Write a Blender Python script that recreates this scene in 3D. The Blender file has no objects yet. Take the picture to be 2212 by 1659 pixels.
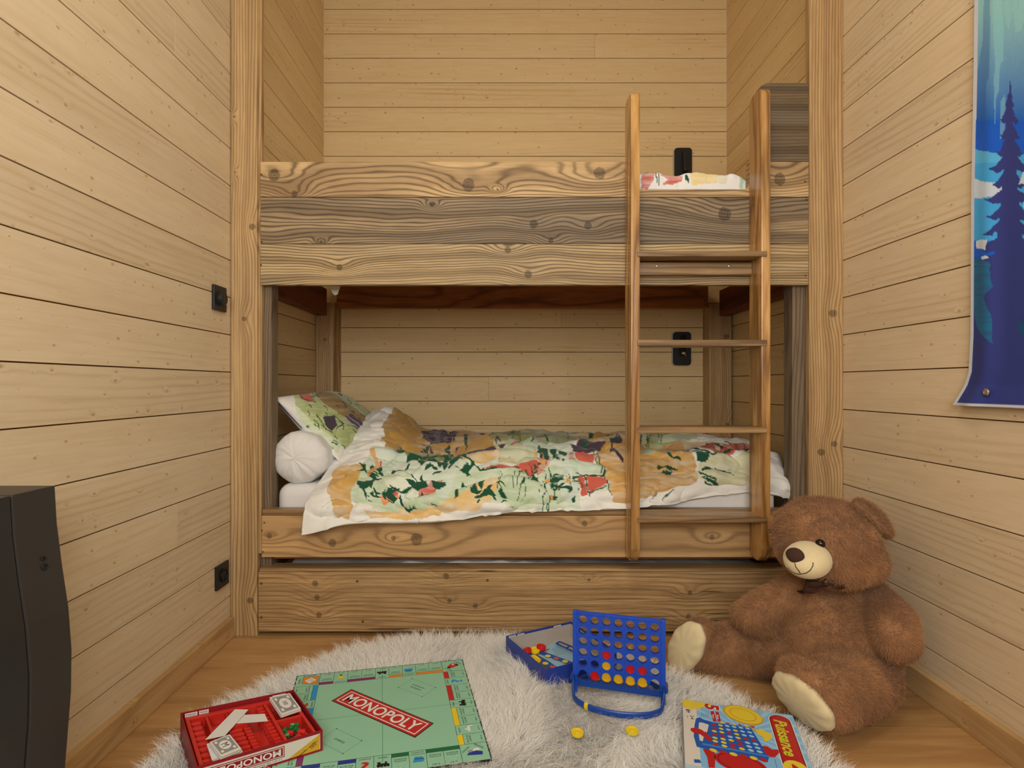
import bpy, bmesh, math, random
import numpy as np
from mathutils import Vector, Matrix, Euler
random.seed(7); RNG = np.random.default_rng(7)
PI = math.pi
SC = bpy.context.scene
COL = SC.collection

# ------------------------------------------------------------------ camera, light, exposure
F = 1240.0; CX = 1087.0; CY = 832.0; HC = 0.92          # focal length and principal point in pixels, eye height
cd = bpy.data.cameras.new('camera'); cam = bpy.data.objects.new('camera', cd); COL.objects.link(cam)
cam.location = (0, 0, HC); cam.rotation_euler = (PI/2, 0, 0)
cd.sensor_width = 36; cd.lens = F/2212*36
cd.shift_x = (1106-CX)/2212; cd.shift_y = (CY-829.5)/2212
cd.clip_start = 0.02
SC.camera = cam
SC.view_settings.view_transform = 'Standard'; SC.view_settings.look = 'None'
SC.view_settings.gamma = 1; SC.view_settings.use_curve_mapping = False
SC.view_settings.exposure = 0.0
SC.cycles.max_bounces = 5; SC.cycles.diffuse_bounces = 3; SC.cycles.glossy_bounces = 2; SC.cycles.transmission_bounces = 2; SC.cycles.adaptive_threshold = .05; SC.cycles.use_auto_tile = False
w = bpy.data.worlds.new('world'); SC.world = w; w.use_nodes = True
w.node_tree.nodes['Background'].inputs[0].default_value = (0.75, 0.85, 1, 1)
w.node_tree.nodes['Background'].inputs[1].default_value = 0.3

def area(name, loc, rot, size, power, color, sy=None):
    l = bpy.data.lights.new(name, 'AREA'); l.energy = power; l.color = color; l.size = size
    if sy: l.shape = 'RECTANGLE'; l.size_y = sy
    o = bpy.data.objects.new(name, l); COL.objects.link(o); o.location = loc; o.rotation_euler = rot
    return o
area('added_overhead_light', (0.1, 0.75, 3.02), (0, 0, 0), 0.5, 12, (1, 0.93, 0.80))  # added light from an unseen source overhead
area('added_rear_light', (0.0, -0.86, 1.65), (PI/2, 0, 0), 1.5, 46, (1.0, 0.99, 0.93), 1.1)  # added light behind the viewer, standing in for daylight

# ------------------------------------------------------------------ geometry helpers
def P(px, py, D):
    return Vector(((px-CX)*D/F, D, HC-(py-CY)*D/F))
def on_z(px, py, z):
    D = (HC-z)*F/(py-CY); return Vector(((px-CX)*D/F, D, z))
def lin(c):
    return tuple(((v/255)/12.92 if v/255 <= .04045 else ((v/255+.055)/1.055)**2.4) for v in c)
def tag(o, label, cat, group=None, kind=None):
    if label: o['label'] = label
    if cat: o['category'] = cat
    if group: o['group'] = group
    if kind: o['kind'] = kind
    return o
def empty(name, loc=(0, 0, 0)):
    o = bpy.data.objects.new(name, None); COL.objects.link(o); o.location = loc; o.empty_display_size = .05
    return o
def link(name, me, mats=None, parent=None, smooth=False):
    o = bpy.data.objects.new(name, me); COL.objects.link(o)
    if mats is not None:
        for m in (mats if isinstance(mats, (list, tuple)) else [mats]): me.materials.append(m)
    if smooth: me.polygons.foreach_set('use_smooth', np.ones(len(me.polygons), bool))
    if parent is not None:
        o.parent = parent; o.matrix_parent_inverse = Matrix.Translation(-parent.location)
    return o
def struct(o): o['kind'] = 'structure'; return o
class MB:
    """collects boxes, prisms, tubes; builds one mesh"""
    def __init__(s): s.v = []; s.f = []; s.m = []
    def add(s, vs, fs, mi=0):
        n = len(s.v); s.v += [tuple(v) for v in vs]; s.f += [tuple(i+n for i in f) for f in fs]; s.m += [mi]*len(fs)
    def box(s, x0, x1, y0, y1, z0, z1, mi=0, b=0.0, M=None):
        bm = bmesh.new(); bmesh.ops.create_cube(bm, size=1)
        for v in bm.verts: v.co = Vector(((x0+x1)/2+v.co.x*(x1-x0), (y0+y1)/2+v.co.y*(y1-y0), (z0+z1)/2+v.co.z*(z1-z0)))
        if b: bmesh.ops.bevel(bm, geom=bm.edges[:], offset=b, segments=2, affect='EDGES', profile=.6)
        s.bm(bm, mi, M)
    def bm(s, bm, mi=0, M=None):
        if M is not None: bm.transform(M)
        bm.verts.index_update(); s.add([v.co[:] for v in bm.verts], [[v.index for v in f.verts] for f in bm.faces], mi); bm.free()
    def prism(s, pts, ext, mi=0, b=0.0, flip=False):
        """closed outline of 3D points extruded by vector ext"""
        bm = bmesh.new(); vs = [bm.verts.new(p) for p in pts]; f = bm.faces.new(vs)
        r = bmesh.ops.extrude_face_region(bm, geom=[f])
        for g in r['geom']:
            if isinstance(g, bmesh.types.BMVert): g.co += Vector(ext)
        bmesh.ops.recalc_face_normals(bm, faces=bm.faces[:])
        if b: bmesh.ops.bevel(bm, geom=bm.edges[:], offset=b, segments=2, affect='EDGES', profile=.6)
        s.bm(bm, mi)
    def tube(s, pts, rads, n=12, mi=0, sq=None):
        pts = [Vector(p) for p in pts]; N = len(pts)
        if not isinstance(rads, (list, tuple)): rads = [rads]*N
        up = Vector((0, 0, 1)); rings = []
        for i, p in enumerate(pts):
            t = (pts[min(i+1, N-1)]-pts[max(i-1, 0)]).normalized()
            a = t.cross(up)
            if a.length < .05: a = t.cross(Vector((1, 0, 0)))
            a.normalize(); b = t.cross(a)
            rr = rads[i] if isinstance(rads[i], (tuple, list)) else (rads[i], rads[i])
            rings.append([p+a*math.cos(2*PI*k/n)*rr[0]+b*math.sin(2*PI*k/n)*rr[1] for k in range(n)])
        vs = [v for r in rings for v in r]
        fs = [(i*n+k, i*n+(k+1) % n, (i+1)*n+(k+1) % n, (i+1)*n+k) for i in range(N-1) for k in range(n)]
        fs += [tuple(range(n-1, -1, -1)), tuple((N-1)*n+k for k in range(n))]
        s.add(vs, fs, mi)
    def lathe(s, prof, M=None, n=32, mi=0):
        vs = []; N = len(prof)
        for r, z in prof: vs += [Vector((r*math.cos(2*PI*k/n), r*math.sin(2*PI*k/n), z)) for k in range(n)]
        if M is not None: vs = [M @ v for v in vs]
        fs = [(i*n+k, i*n+(k+1) % n, (i+1)*n+(k+1) % n, (i+1)*n+k) for i in range(N-1) for k in range(n)]
        fs += [tuple(range(n-1, -1, -1)), tuple((N-1)*n+k for k in range(n))]
        s.add(vs, fs, mi)
    def ell(s, c, r, rot=None, mi=0, sub=3):
        bm = bmesh.new(); bmesh.ops.create_icosphere(bm, subdivisions=sub, radius=1)
        M = Matrix.Translation(Vector(c)) @ (rot.to_4x4() if rot is not None else Matrix.Identity(4)) @ Matrix.Diagonal((*r, 1))
        s.bm(bm, mi, M)
    def build(s, name, mats, parent=None, smooth=False, recalc=False):
        me = bpy.data.meshes.new(name); me.from_pydata(s.v, [], s.f); me.polygons.foreach_set('material_index', s.m)
        if recalc:
            bm = bmesh.new(); bm.from_mesh(me); bmesh.ops.recalc_face_normals(bm, faces=bm.faces[:]); bm.to_mesh(me); bm.free()
        return link(name, me, mats, parent, smooth)
def fast_mesh(name, V, Q, k=4):
    """mesh from numpy arrays, faces all k-gons"""
    me = bpy.data.meshes.new(name); V = np.asarray(V, np.float32); Q = np.asarray(Q, np.int32)
    me.vertices.add(len(V)); me.vertices.foreach_set('co', V.ravel())
    me.loops.add(len(Q)*k); me.loops.foreach_set('vertex_index', Q.ravel())
    me.polygons.add(len(Q)); me.polygons.foreach_set('loop_start', np.arange(0, len(Q)*k, k, dtype=np.int32))
    me.update(calc_edges=True); return me
def rotz_to(d):          # matrix whose local Z points along d
    return Vector(d).to_track_quat('Z', 'Y').to_matrix()

# ------------------------------------------------------------------ materials
class NT:
    def __init__(s, name):
        s.mat = bpy.data.materials.new(name); s.mat.use_nodes = True; s.t = s.mat.node_tree; s.n = s.t.nodes; s.l = s.t.links
        s.b = s.n['Principled BSDF']
    def _in(s, sock, v):
        if isinstance(v, bpy.types.NodeSocket): s.l.new(v, sock)
        elif v is not None: sock.default_value = v
    def math(s, op, a, b=None, c=None, clamp=False):
        n = s.n.new('ShaderNodeMath'); n.operation = op; n.use_clamp = clamp
        s._in(n.inputs[0], a); s._in(n.inputs[1], b); s._in(n.inputs[2], c); return n.outputs[0]
    def vmath(s, op, a, b=None):
        n = s.n.new('ShaderNodeVectorMath'); n.operation = op; s._in(n.inputs[0], a); s._in(n.inputs[1], b)
        return n.outputs['Value'] if op in ('LENGTH', 'DOT_PRODUCT', 'DISTANCE') else n.outputs[0]
    def noise(s, vec, scale=1, detail=2, rough=.5, out=0):
        n = s.n.new('ShaderNodeTexNoise'); s._in(n.inputs['Vector'], vec); n.inputs['Scale'].default_value = scale
        n.inputs['Detail'].default_value = detail; n.inputs['Roughness'].default_value = rough; return n.outputs[out]
    def smooth(s, v, lo, hi):
        n = s.n.new('ShaderNodeMapRange'); n.interpolation_type = 'SMOOTHSTEP'; s._in(n.inputs[0], v)
        n.inputs[1].default_value = lo; n.inputs[2].default_value = hi; return n.outputs[0]
    def mix(s, f, a, b, mode='MIX'):
        n = s.n.new('ShaderNodeMix'); n.data_type = 'RGBA'; n.blend_type = mode
        s._in(n.inputs[0], f); s._in(n.inputs[6], a); s._in(n.inputs[7], b); return n.outputs[2]
    def coord(s): return s.n.new('ShaderNodeTexCoord').outputs['Object']
    def bump(s, h, strength=.3, dist=.002):
        n = s.n.new('ShaderNodeBump'); n.inputs['Strength'].default_value = strength; n.inputs['Distance'].default_value = dist
        s._in(n.inputs['Height'], h); s.l.new(n.outputs[0], s.b.inputs['Normal'])
def c4(c): return (*lin(c), 1)
def plain(name, c, rough=.5, spec=.5, metal=0, noise=0, sheen=0, coat=0):
    t = NT(name); t.b.inputs['Base Color'].default_value = c4(c); t.b.inputs['Roughness'].default_value = rough
    t.b.inputs['Specular IOR Level'].default_value = spec; t.b.inputs['Metallic'].default_value = metal
    t.b.inputs['Coat Weight'].default_value = coat; t.b.inputs['Sheen Weight'].default_value = sheen
    co = t.coord()
    n = t.noise(co, 60 if noise else 12, 3)
    t.l.new(t.mix(t.math('MULTIPLY', n, .12+noise), c4(c), c4([v*.7 for v in c])), t.b.inputs['Base Color'])
    return t.mat
def wood(name, axis, light, mid, dark, ring=14, contrast=.6, grey=None, greyamt=.5, knots=(), rk=.0, rough=.6, bump=.3, spread=2.2,
         fibre=.35, spec=.35, islands=True, warp=.35, shift=0.0, vary=.14, lin_w=6.0, kamp=3.2, amin=.12, amax=.5, patch=1.0, band=0.0, crack=0.0):
    """grain drawn as the contour lines of a slow noise; knots bend the lines round themselves"""
    t = NT(name); co = t.coord(); sp = t.n.new('ShaderNodeSeparateXYZ'); t.l.new(co, sp.inputs[0]); x, y, z = sp.outputs
    a, b, c = {'X': (x, z, y), 'Y': (y, z, x), 'Z': (z, x, y)}[axis]
    rnd = None
    if islands:
        rnd = t.n.new('ShaderNodeNewGeometry').outputs['Random Per Island']
        a2 = t.math('MULTIPLY_ADD', rnd, 31.7, a); c2 = t.math('MULTIPLY_ADD', rnd, 3.3, c)
    else: a2, c2 = t.math('ADD', a, shift), t.math('ADD', c, shift)
    def vec(s1, s2, s3):
        n = t.n.new('ShaderNodeCombineXYZ')
        t.l.new(t.math('MULTIPLY', a2, s1), n.inputs[0]); t.l.new(t.math('MULTIPLY', b, s2), n.inputs[1]); t.l.new(t.math('MULTIPLY', c2, s3), n.inputs[2])
        return n.outputs[0]
    n1 = t.noise(vec(warp*2, spread*2, spread*2), 1, 3.5, .42)
    f = t.math('ADD', t.math('MULTIPLY', n1, ring), t.math('MULTIPLY', b, lin_w))
    f = t.math('MULTIPLY_ADD', t.noise(vec(2.2, 34, 34), 1, 2, .5), .55, f)
    dk = None
    def addmask(m):
        nonlocal dk
        dk = m if dk is None else t.math('MAXIMUM', dk, m)
    for k in knots:                                        # (along, across, radius)
        cb = t.n.new('ShaderNodeCombineXYZ')
        t.l.new(t.math('MULTIPLY', t.math('SUBTRACT', a, k[0]), .5), cb.inputs[0]); t.l.new(t.math('SUBTRACT', b, k[1]), cb.inputs[1])
        wob = t.vmath('LENGTH', cb.outputs[0])
        d = t.math('DIVIDE', wob, k[2])
        g = t.math('EXPONENT', t.math('MULTIPLY', t.math('MULTIPLY', d, d), -.22))
        f = t.math('MULTIPLY_ADD', g, kamp, f)
        cb2 = t.n.new('ShaderNodeCombineXYZ'); t.l.new(t.math('MULTIPLY', t.math('SUBTRACT', a, k[0]), 1.05), cb2.inputs[0]); t.l.new(t.math('MULTIPLY', t.math('SUBTRACT', b, k[1]), .95), cb2.inputs[1])
        d2 = t.math('MULTIPLY_ADD', t.math('SUBTRACT', t.noise(vec(55, 75, 75), 1, 3, .6), .5), .38, t.math('DIVIDE', t.vmath('LENGTH', cb2.outputs[0]), k[2]*1.15))
        addmask(t.math('MULTIPLY', t.smooth(d2, .75, .5), t.math('MULTIPLY_ADD', t.math('SINE', t.math('MULTIPLY', d2, 26.0)), .16, .66)))
    if rk:
        v = t.n.new('ShaderNodeTexVoronoi'); v.voronoi_dimensions = '2D'; v.inputs['Randomness'].default_value = 1
        t.l.new(vec(4.6, 7.3, 0), v.inputs['Vector'])
        sc = t.n.new('ShaderNodeSeparateColor'); t.l.new(v.outputs['Color'], sc.inputs[0])
        on = t.math('LESS_THAN', sc.outputs[0], rk)
        size = t.math('MULTIPLY_ADD', t.math('POWER', sc.outputs[1], 3), .17, .05)
        d = t.math('DIVIDE', v.outputs['Distance'], size)
        g = t.math('MULTIPLY', t.math('EXPONENT', t.math('MULTIPLY', t.math('MULTIPLY', d, d), -.25)), on)
        f = t.math('MULTIPLY_ADD', g, ring*.16, f)
        addmask(t.math('MULTIPLY', t.math('MULTIPLY', t.smooth(d, 1.0, .45), on), .8))
    s = t.math('MULTIPLY_ADD', t.math('SINE', t.math('MULTIPLY', f, 2*PI)), .5, .5)
    s = t.math('POWER', s, 3.0)
    fb = t.noise(vec(3.6, 190, 190), 1, 4, .62)
    fb2 = t.noise(vec(9, 60, 60), 1, 2, .5)
    amt = t.noise(vec(.9, 7, 7), 1, 2, .5)
    ringc = t.math('MULTIPLY', s, t.math('MULTIPLY', t.smooth(amt, amin, amax), contrast), clamp=True)
    fbl = t.noise(vec(.8, 16, 16), 1, 3, .5)
    base = t.mix(t.math('MULTIPLY', t.math('ADD', t.math('MULTIPLY', t.smooth(fb2, .3, .75), .5), t.math('MULTIPLY', t.smooth(fbl, .3, .7), .5)), patch), c4(light), c4(mid))
    if grey is not None:
        gn = t.noise(vec(1.1, 9, 9), 1, 3, .55)
        base = t.mix(t.math('MULTIPLY', t.smooth(gn, .38, .62), greyamt), base, c4(grey))
    if band:
        bd_ = t.math('MULTIPLY_ADD', t.math('SINE', t.math('MULTIPLY_ADD', f, .95, t.math('MULTIPLY', t.noise(vec(.7, 5, 5), 1, 2, .5), 5.0))), .5, .5)
        base = t.mix(t.math('MULTIPLY', t.smooth(bd_, .45, .95), band), base, c4([v*.5+u*.5 for v, u in zip(mid, dark)]))
    colr = t.mix(ringc, base, c4(dark))
    colr = t.mix(t.math('MULTIPLY', t.smooth(fb, .45, .8), fibre), colr, c4([v*.62 for v in mid]))
    if crack:
        cr = t.noise(vec(3.2, 75, 75), 1, 2, .4); colr = t.mix(t.math('MULTIPLY', t.smooth(cr, .70, .76), crack), colr, c4((34, 22, 14)))
    if dk is not None: colr = t.mix(t.math('MULTIPLY', dk, .85), colr, c4([v*.5 for v in dark]) if not rk or grey else c4(dark))
    if rnd is not None:
        hs = t.n.new('ShaderNodeHueSaturation'); t.l.new(colr, hs.inputs['Color'])
        t.l.new(t.math('MULTIPLY_ADD', rnd, vary, 1-vary/2), hs.inputs['Value']); colr = hs.outputs[0]
    t.l.new(colr, t.b.inputs['Base Color'])
    t.b.inputs['Roughness'].default_value = rough; t.b.inputs['Specular IOR Level'].default_value = spec
    h = t.math('ADD', t.math('MULTIPLY', s, -.5), t.math('MULTIPLY', fb, -.6))
    t.bump(h, bump, .0015)
    return t.mat
def vcol(name, rough=.8, spec=.2, sheen=.2, weave=900, trans=0):
    t = NT(name); a = t.n.new('ShaderNodeAttribute'); a.attribute_name = 'Col'
    t.l.new(a.outputs['Color'], t.b.inputs['Base Color']); t.b.inputs['Roughness'].default_value = rough
    t.b.inputs['Specular IOR Level'].default_value = spec; t.b.inputs['Sheen Weight'].default_value = sheen
    if weave:
        t.bump(t.math('ADD', t.noise(t.coord(), weave, 1), t.math('MULTIPLY', t.noise(t.coord(), 45, 3, .6), 3.0)), .25, .0012)
    return t.mat

PINE = dict(light=(227, 206, 173), mid=(214, 188, 150), dark=(180, 142, 98), ring=5, contrast=.36, rk=.26, rough=.62, bump=.2, fibre=.10, vary=.09, lin_w=42, warp=.3, spread=2.6, amin=.42, amax=.72, patch=.7)
PINEB = dict(light=(232, 203, 155), mid=(221, 187, 132), dark=(172, 126, 74), ring=5, contrast=.40, rk=.24, rough=.6, bump=.2, fibre=.08, vary=.08, lin_w=40, warp=.3, amin=.45, amax=.75, patch=.7)  # same pine toned warmer: bounced light put into the colour
m_wl = wood('pine_cladding_side', 'Y', **PINE)
m_wb = wood('pine_cladding_back', 'X', **PINEB)
m_was = wood('pine_cladding_alcove', 'Y', **PINEB)
m_floor = wood('oak_floorboards', 'X', light=(194, 152, 100), mid=(176, 132, 82), dark=(128, 88, 50), ring=6, contrast=.4, rk=.0, lin_w=30, rough=.42, bump=.15, fibre=.3, vary=.16)
m_base = wood('baseboard_oak', 'Y', light=(210, 174, 124), mid=(194, 156, 104), dark=(146, 106, 64), ring=9, contrast=.45, rough=.5, rk=.1, islands=False)
m_gap = plain('joint_brown_wood', (112, 74, 38), .9, .1)  # plain brown of the backing in the open joints, also the screw plugs
OLD = dict(light=(218, 186, 138), mid=(190, 155, 108), dark=(88, 66, 46), rough=.62, fibre=.4, band=.6, lin_w=58, spread=2.4, warp=.5)
kx = lambda px, D=2.1: (px-CX)*D/F
kz = lambda py, D=2.1: HC-(py-CY)*D/F
K = lambda px, py, r: (kx(px), kz(py), r)
m_f1 = wood('reclaimed_plank_golden', 'X', **OLD, ring=12, contrast=.8, grey=(140, 112, 82), greyamt=.5, bump=.5, islands=False, shift=3.1,
            knots=[K(592, 378, .03), K(636, 419, .016), K(1012, 399, .032), K(1295, 374, .03), K(1684, 387, .03), K(1075, 409, .007)])
OLDG = dict(light=(186, 160, 122), mid=(150, 126, 96), dark=(64, 53, 43), rough=.66, fibre=.45, band=.65, lin_w=80, spread=2.2, warp=.6)
m_f2 = wood('reclaimed_plank_grey', 'X', **OLDG, ring=13, contrast=.85, grey=(132, 117, 98), greyamt=.8, bump=.6, islands=False, shift=11.4,
            knots=[K(1153, 484, .022), K(1270, 487, .02), K(1190, 519, .014), K(1566, 462, .034), K(693, 522, .007), K(933, 443, .008)])
m_f3 = wood('reclaimed_plank_tan', 'X', light=(208, 180, 134), mid=(178, 149, 105), dark=(78, 62, 43), rough=.62, fibre=.45, lin_w=85, band=.55, warp=.6, ring=12, contrast=.85, grey=(166, 147, 118), crack=.4, greyamt=.6, bump=.6, islands=False, shift=23.8,
            knots=[K(733, 577, .016), K(1097, 540, .017), K(1141, 592, .02)])
m_f4 = wood('reclaimed_plank_dark', 'X', light=(128, 108, 80), mid=(106, 88, 64), dark=(56, 44, 34), rough=.68, fibre=.5, ring=7, lin_w=90, band=.6, contrast=.5, grey=(122, 110, 94), greyamt=.7, bump=.6, islands=False, shift=5.8)
m_rail = wood('reclaimed_rail_tan', 'X', light=(226, 184, 128), mid=(206, 162, 106), dark=(128, 94, 60), rough=.6, fibre=.25, ring=6, contrast=.6, lin_w=24, band=.35, grey=(184, 150, 110), greyamt=.5, bump=.35, islands=False, shift=41.2, warp=.4, kamp=1.6,
              knots=[K(718, 1173, .02), K(582, 1158, .014), K(900, 1165, .03), K(1263, 1131, .015), K(1538, 1160, .014), K(850, 1163, .012)])
m_trun = wood('reclaimed_drawer_brown', 'X', light=(204, 166, 114), mid=(168, 130, 84), dark=(92, 66, 42), rough=.62, crack=.8, fibre=1.0, ring=5, lin_w=60, band=.35, contrast=.4, grey=(162, 132, 94), greyamt=.6, bump=.9, islands=False, shift=51.2, kamp=2.0, amin=.3,
              knots=[K(681, 1260, .016), K(685, 1290, .014), K(689, 1328, .014), K(964, 1244, .015), K(971, 1297, .012), K(1027, 1308, .013), K(1490, 1280, .012), K(1487, 1332, .014), K(1270, 1365, .01), K(1272, 1252, .008)])
m_dark = wood('stained_beam_redbrown', 'X', light=(186, 118, 68), mid=(152, 92, 52), dark=(66, 34, 20), rough=.55, fibre=.5, ring=10, contrast=.6, islands=True)
m_darky = wood('stained_beam_redbrown_deep', 'Y', light=(138, 74, 42), mid=(112, 58, 34), dark=(60, 30, 18), rough=.55, fibre=.5, ring=10, contrast=.6, islands=True)
KP = lambda px, py, r: (kz(py), kx(px), r)
m_post = wood('reclaimed_post', 'Z', light=(206, 172, 124), mid=(180, 144, 98), dark=(110, 80, 50), rough=.6, fibre=.5, ring=7, contrast=.6, band=.35, spread=2.6, bump=.5, islands=False, shift=8.7, lin_w=90, kamp=1.8,
              knots=[KP(528, 689, .012), KP(545, 490, .016), KP(540, 1297, .016), KP(1799, 677, .02), KP(1774, 977, .018), KP(1802, 959, .016), KP(505, 252, .005), KP(508, 372, .005)])
m_legg = wood('grey_weathered_leg', 'Z', light=(138, 118, 94), mid=(116, 97, 76), dark=(70, 54, 40), rough=.68, fibre=.5, ring=9, contrast=.6, spread=3, islands=True, lin_w=60)
m_lad = wood('varnished_ladder', 'Z', light=(234, 188, 118), mid=(176, 118, 56), dark=(92, 54, 22), band=.6, rough=.27, fibre=.35, ring=8, contrast=.7, spread=4, bump=.2, spec=.6, islands=True, lin_w=30)
m_rung = wood('varnished_rung', 'X', light=(192, 156, 108), mid=(150, 114, 74), dark=(84, 60, 38), band=.5, rough=.35, fibre=.5, ring=8, contrast=.7, spread=4, bump=.3, spec=.55, islands=True, lin_w=30)
m_black = plain('black_plastic', (30, 32, 34), .45, .4)
m_blackm = plain('matt_black_metal', (26, 26, 27), .5, .4)
m_chrome = plain('chrome', (220, 215, 205), .15, .5, 1)
m_white = plain('white_cotton', (232, 230, 228), .85, .2, sheen=.2)
m_fabric = vcol('printed_cotton')
m_banner = vcol('printed_banner', .55, .3, 0, 600)

# ------------------------------------------------------------------ numpy noise and painting
def vnoise(x, y, seed=0):
    x = np.asarray(x, float); y = np.asarray(y, float); xi = np.floor(x).astype(np.int64); yi = np.floor(y).astype(np.int64)
    fx = x-xi; fy = y-yi; fx = fx*fx*(3-2*fx); fy = fy*fy*(3-2*fy)
    def h(a, b):
        n = (a*374761393+b*668265263+seed*2147483647) & 0xffffffff
        n = ((n ^ (n >> 13))*1274126177) & 0xffffffff
        return ((n ^ (n >> 16)) & 0xffff)/65535.0
    return (h(xi, yi)*(1-fx)+h(xi+1, yi)*fx)*(1-fy)+(h(xi, yi+1)*(1-fx)+h(xi+1, yi+1)*fx)*fy
def fbm(x, y, seed=0, o=3):
    s = 0; a = 1; tt = 0
    for i in range(o): s = s+a*vnoise(x*2**i, y*2**i, seed+i*17); tt += a; a *= .5
    return s/tt
def inpoly(x, y, pts):
    ins = np.zeros(x.shape, bool); n = len(pts)
    for i in range(n):
        x1, y1 = pts[i]; x2, y2 = pts[(i+1) % n]
        if y1 == y2: continue
        c = ((y1 > y) != (y2 > y)) & (x < (x2-x1)*(y-y1)/(y2-y1)+x1); ins ^= c
    return ins
def dseg(x, y, pts):
    d = np.full(x.shape, 1e9)
    for (x1, y1), (x2, y2) in zip(pts[:-1], pts[1:]):
        dx, dy = x2-x1, y2-y1; L = dx*dx+dy*dy+1e-9
        t = np.clip(((x-x1)*dx+(y-y1)*dy)/L, 0, 1); d = np.minimum(d, np.hypot(x-x1-t*dx, y-y1-t*dy))
    return d
def paint(X, Y, base, items, jit=4.0, jf=.05, seed=1):
    """albedo of a printed cloth: flat shapes, brush strokes, watery patches. X, Y: position in the design"""
    C = np.tile(np.array(lin(base)), (X.size, 1)); x0 = X.ravel(); y0 = Y.ravel()
    jx = (fbm(x0*jf, y0*jf, seed)-.5)*2*jit; jy = (fbm(x0*jf, y0*jf, seed+50)-.5)*2*jit
    x = x0+jx; y = y0+jy; st = fbm(x0*.03, y0*.25, seed+9)
    for it in items:
        kind, col, pts = it[:3]; a = it[3] if len(it) > 3 else 1.0; wd = it[4] if len(it) > 4 else 3
        xs = [p[0] for p in pts]; ys = [p[1] for p in pts]; m = 12+wd
        if kind == 'e': (cx, cy), (rx, ry) = pts; bb = (cx-rx-m, cx+rx+m, cy-ry-m, cy+ry+m)
        else: bb = (min(xs)-m, max(xs)+m, min(ys)-m, max(ys)+m)
        idx = np.nonzero((x > bb[0]) & (x < bb[1]) & (y > bb[2]) & (y < bb[3]))[0]
        if not len(idx): continue
        xx, yy = x[idx], y[idx]
        if kind == 'p': k = inpoly(xx, yy, pts)
        elif kind == 'e': k = ((xx-cx)/rx)**2+((yy-cy)/ry)**2 < 1
        elif kind == 'l': k = dseg(xx, yy, pts) < wd*.5
        idx = idx[k]
        al = a if a >= 1 else np.clip(a+(st[idx]-.5)*.9, 0, 1)[:, None]
        C[idx] = C[idx]*(1-al)+np.array(lin(col))*al
    return C
def set_col(me, C):
    at = me.color_attributes.new('Col', 'FLOAT_COLOR', 'POINT')
    A = np.ones((len(C), 4), np.float32); A[:, :3] = C; at.data.foreach_set('color', A.ravel())
def proj(V):
    return CX+F*V[:, 0]/V[:, 1], CY-F*(V[:, 2]-HC)/V[:, 1]
def catmull(A, n):
    """resample the first axis of A to n samples"""
    A = np.asarray(A, float); m = len(A); t = np.linspace(0, m-1, n); i = np.clip(np.floor(t).astype(int), 0, m-2); f = (t-i).reshape((-1,)+(1,)*(A.ndim-1))
    g = lambda k: A[np.clip(k, 0, m-1)]
    p0, p1, p2, p3 = g(i-1), g(i), g(i+1), g(i+2)
    p0 = np.where((i == 0).reshape(f.shape), 2*p1-p2, p0); p3 = np.where((i == m-2).reshape(f.shape), 2*p2-p1, p3)
    return .5*((2*p1)+(-p0+p2)*f+(2*p0-5*p1+4*p2-p3)*f*f+(-p0+3*p1-3*p2+p3)*f**3)
def gridQ(a, b):
    i = np.arange(a*b).reshape(a, b); return np.stack([i[:-1, :-1], i[1:, :-1], i[1:, 1:], i[:-1, 1:]], -1).reshape(-1, 4)
def gnormal(G):
    du = np.gradient(G, axis=0); dv = np.gradient(G, axis=1); n = np.cross(du, dv); n /= np.linalg.norm(n, axis=2, keepdims=True)+1e-12; return n

# ------------------------------------------------------------------ text and flat print
_tc = {}
def text_geo(s, bold=0.0, shear=0.0):
    k = (s, bold, shear)
    if k in _tc: return _tc[k]
    cu = bpy.data.curves.new('t', 'FONT'); cu.body = s; cu.size = 1; cu.offset = bold; cu.shear = shear; cu.align_x = 'CENTER'; cu.align_y = 'CENTER'; cu.resolution_u = 3
    o = bpy.data.objects.new('t', cu); COL.objects.link(o); dg = bpy.context.evaluated_depsgraph_get(); dg.update()
    me = bpy.data.meshes.new_from_object(o.evaluated_get(dg)); vs = [tuple(v.co) for v in me.vertices]; fs = [tuple(p.vertices) for p in me.polygons]
    xs = [v[0] for v in vs]; W = max(xs)-min(xs); mx = (max(xs)+min(xs))/2; ys = [v[1] for v in vs]; my = (max(ys)+min(ys))/2; Hh = max(ys)-min(ys)
    vs = [((v[0]-mx)/W, (v[1]-my)/Hh) for v in vs]
    bpy.data.objects.remove(o); bpy.data.meshes.remove(me); bpy.data.curves.remove(cu)
    _tc[k] = (vs, fs, W/Hh); return _tc[k]
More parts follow.
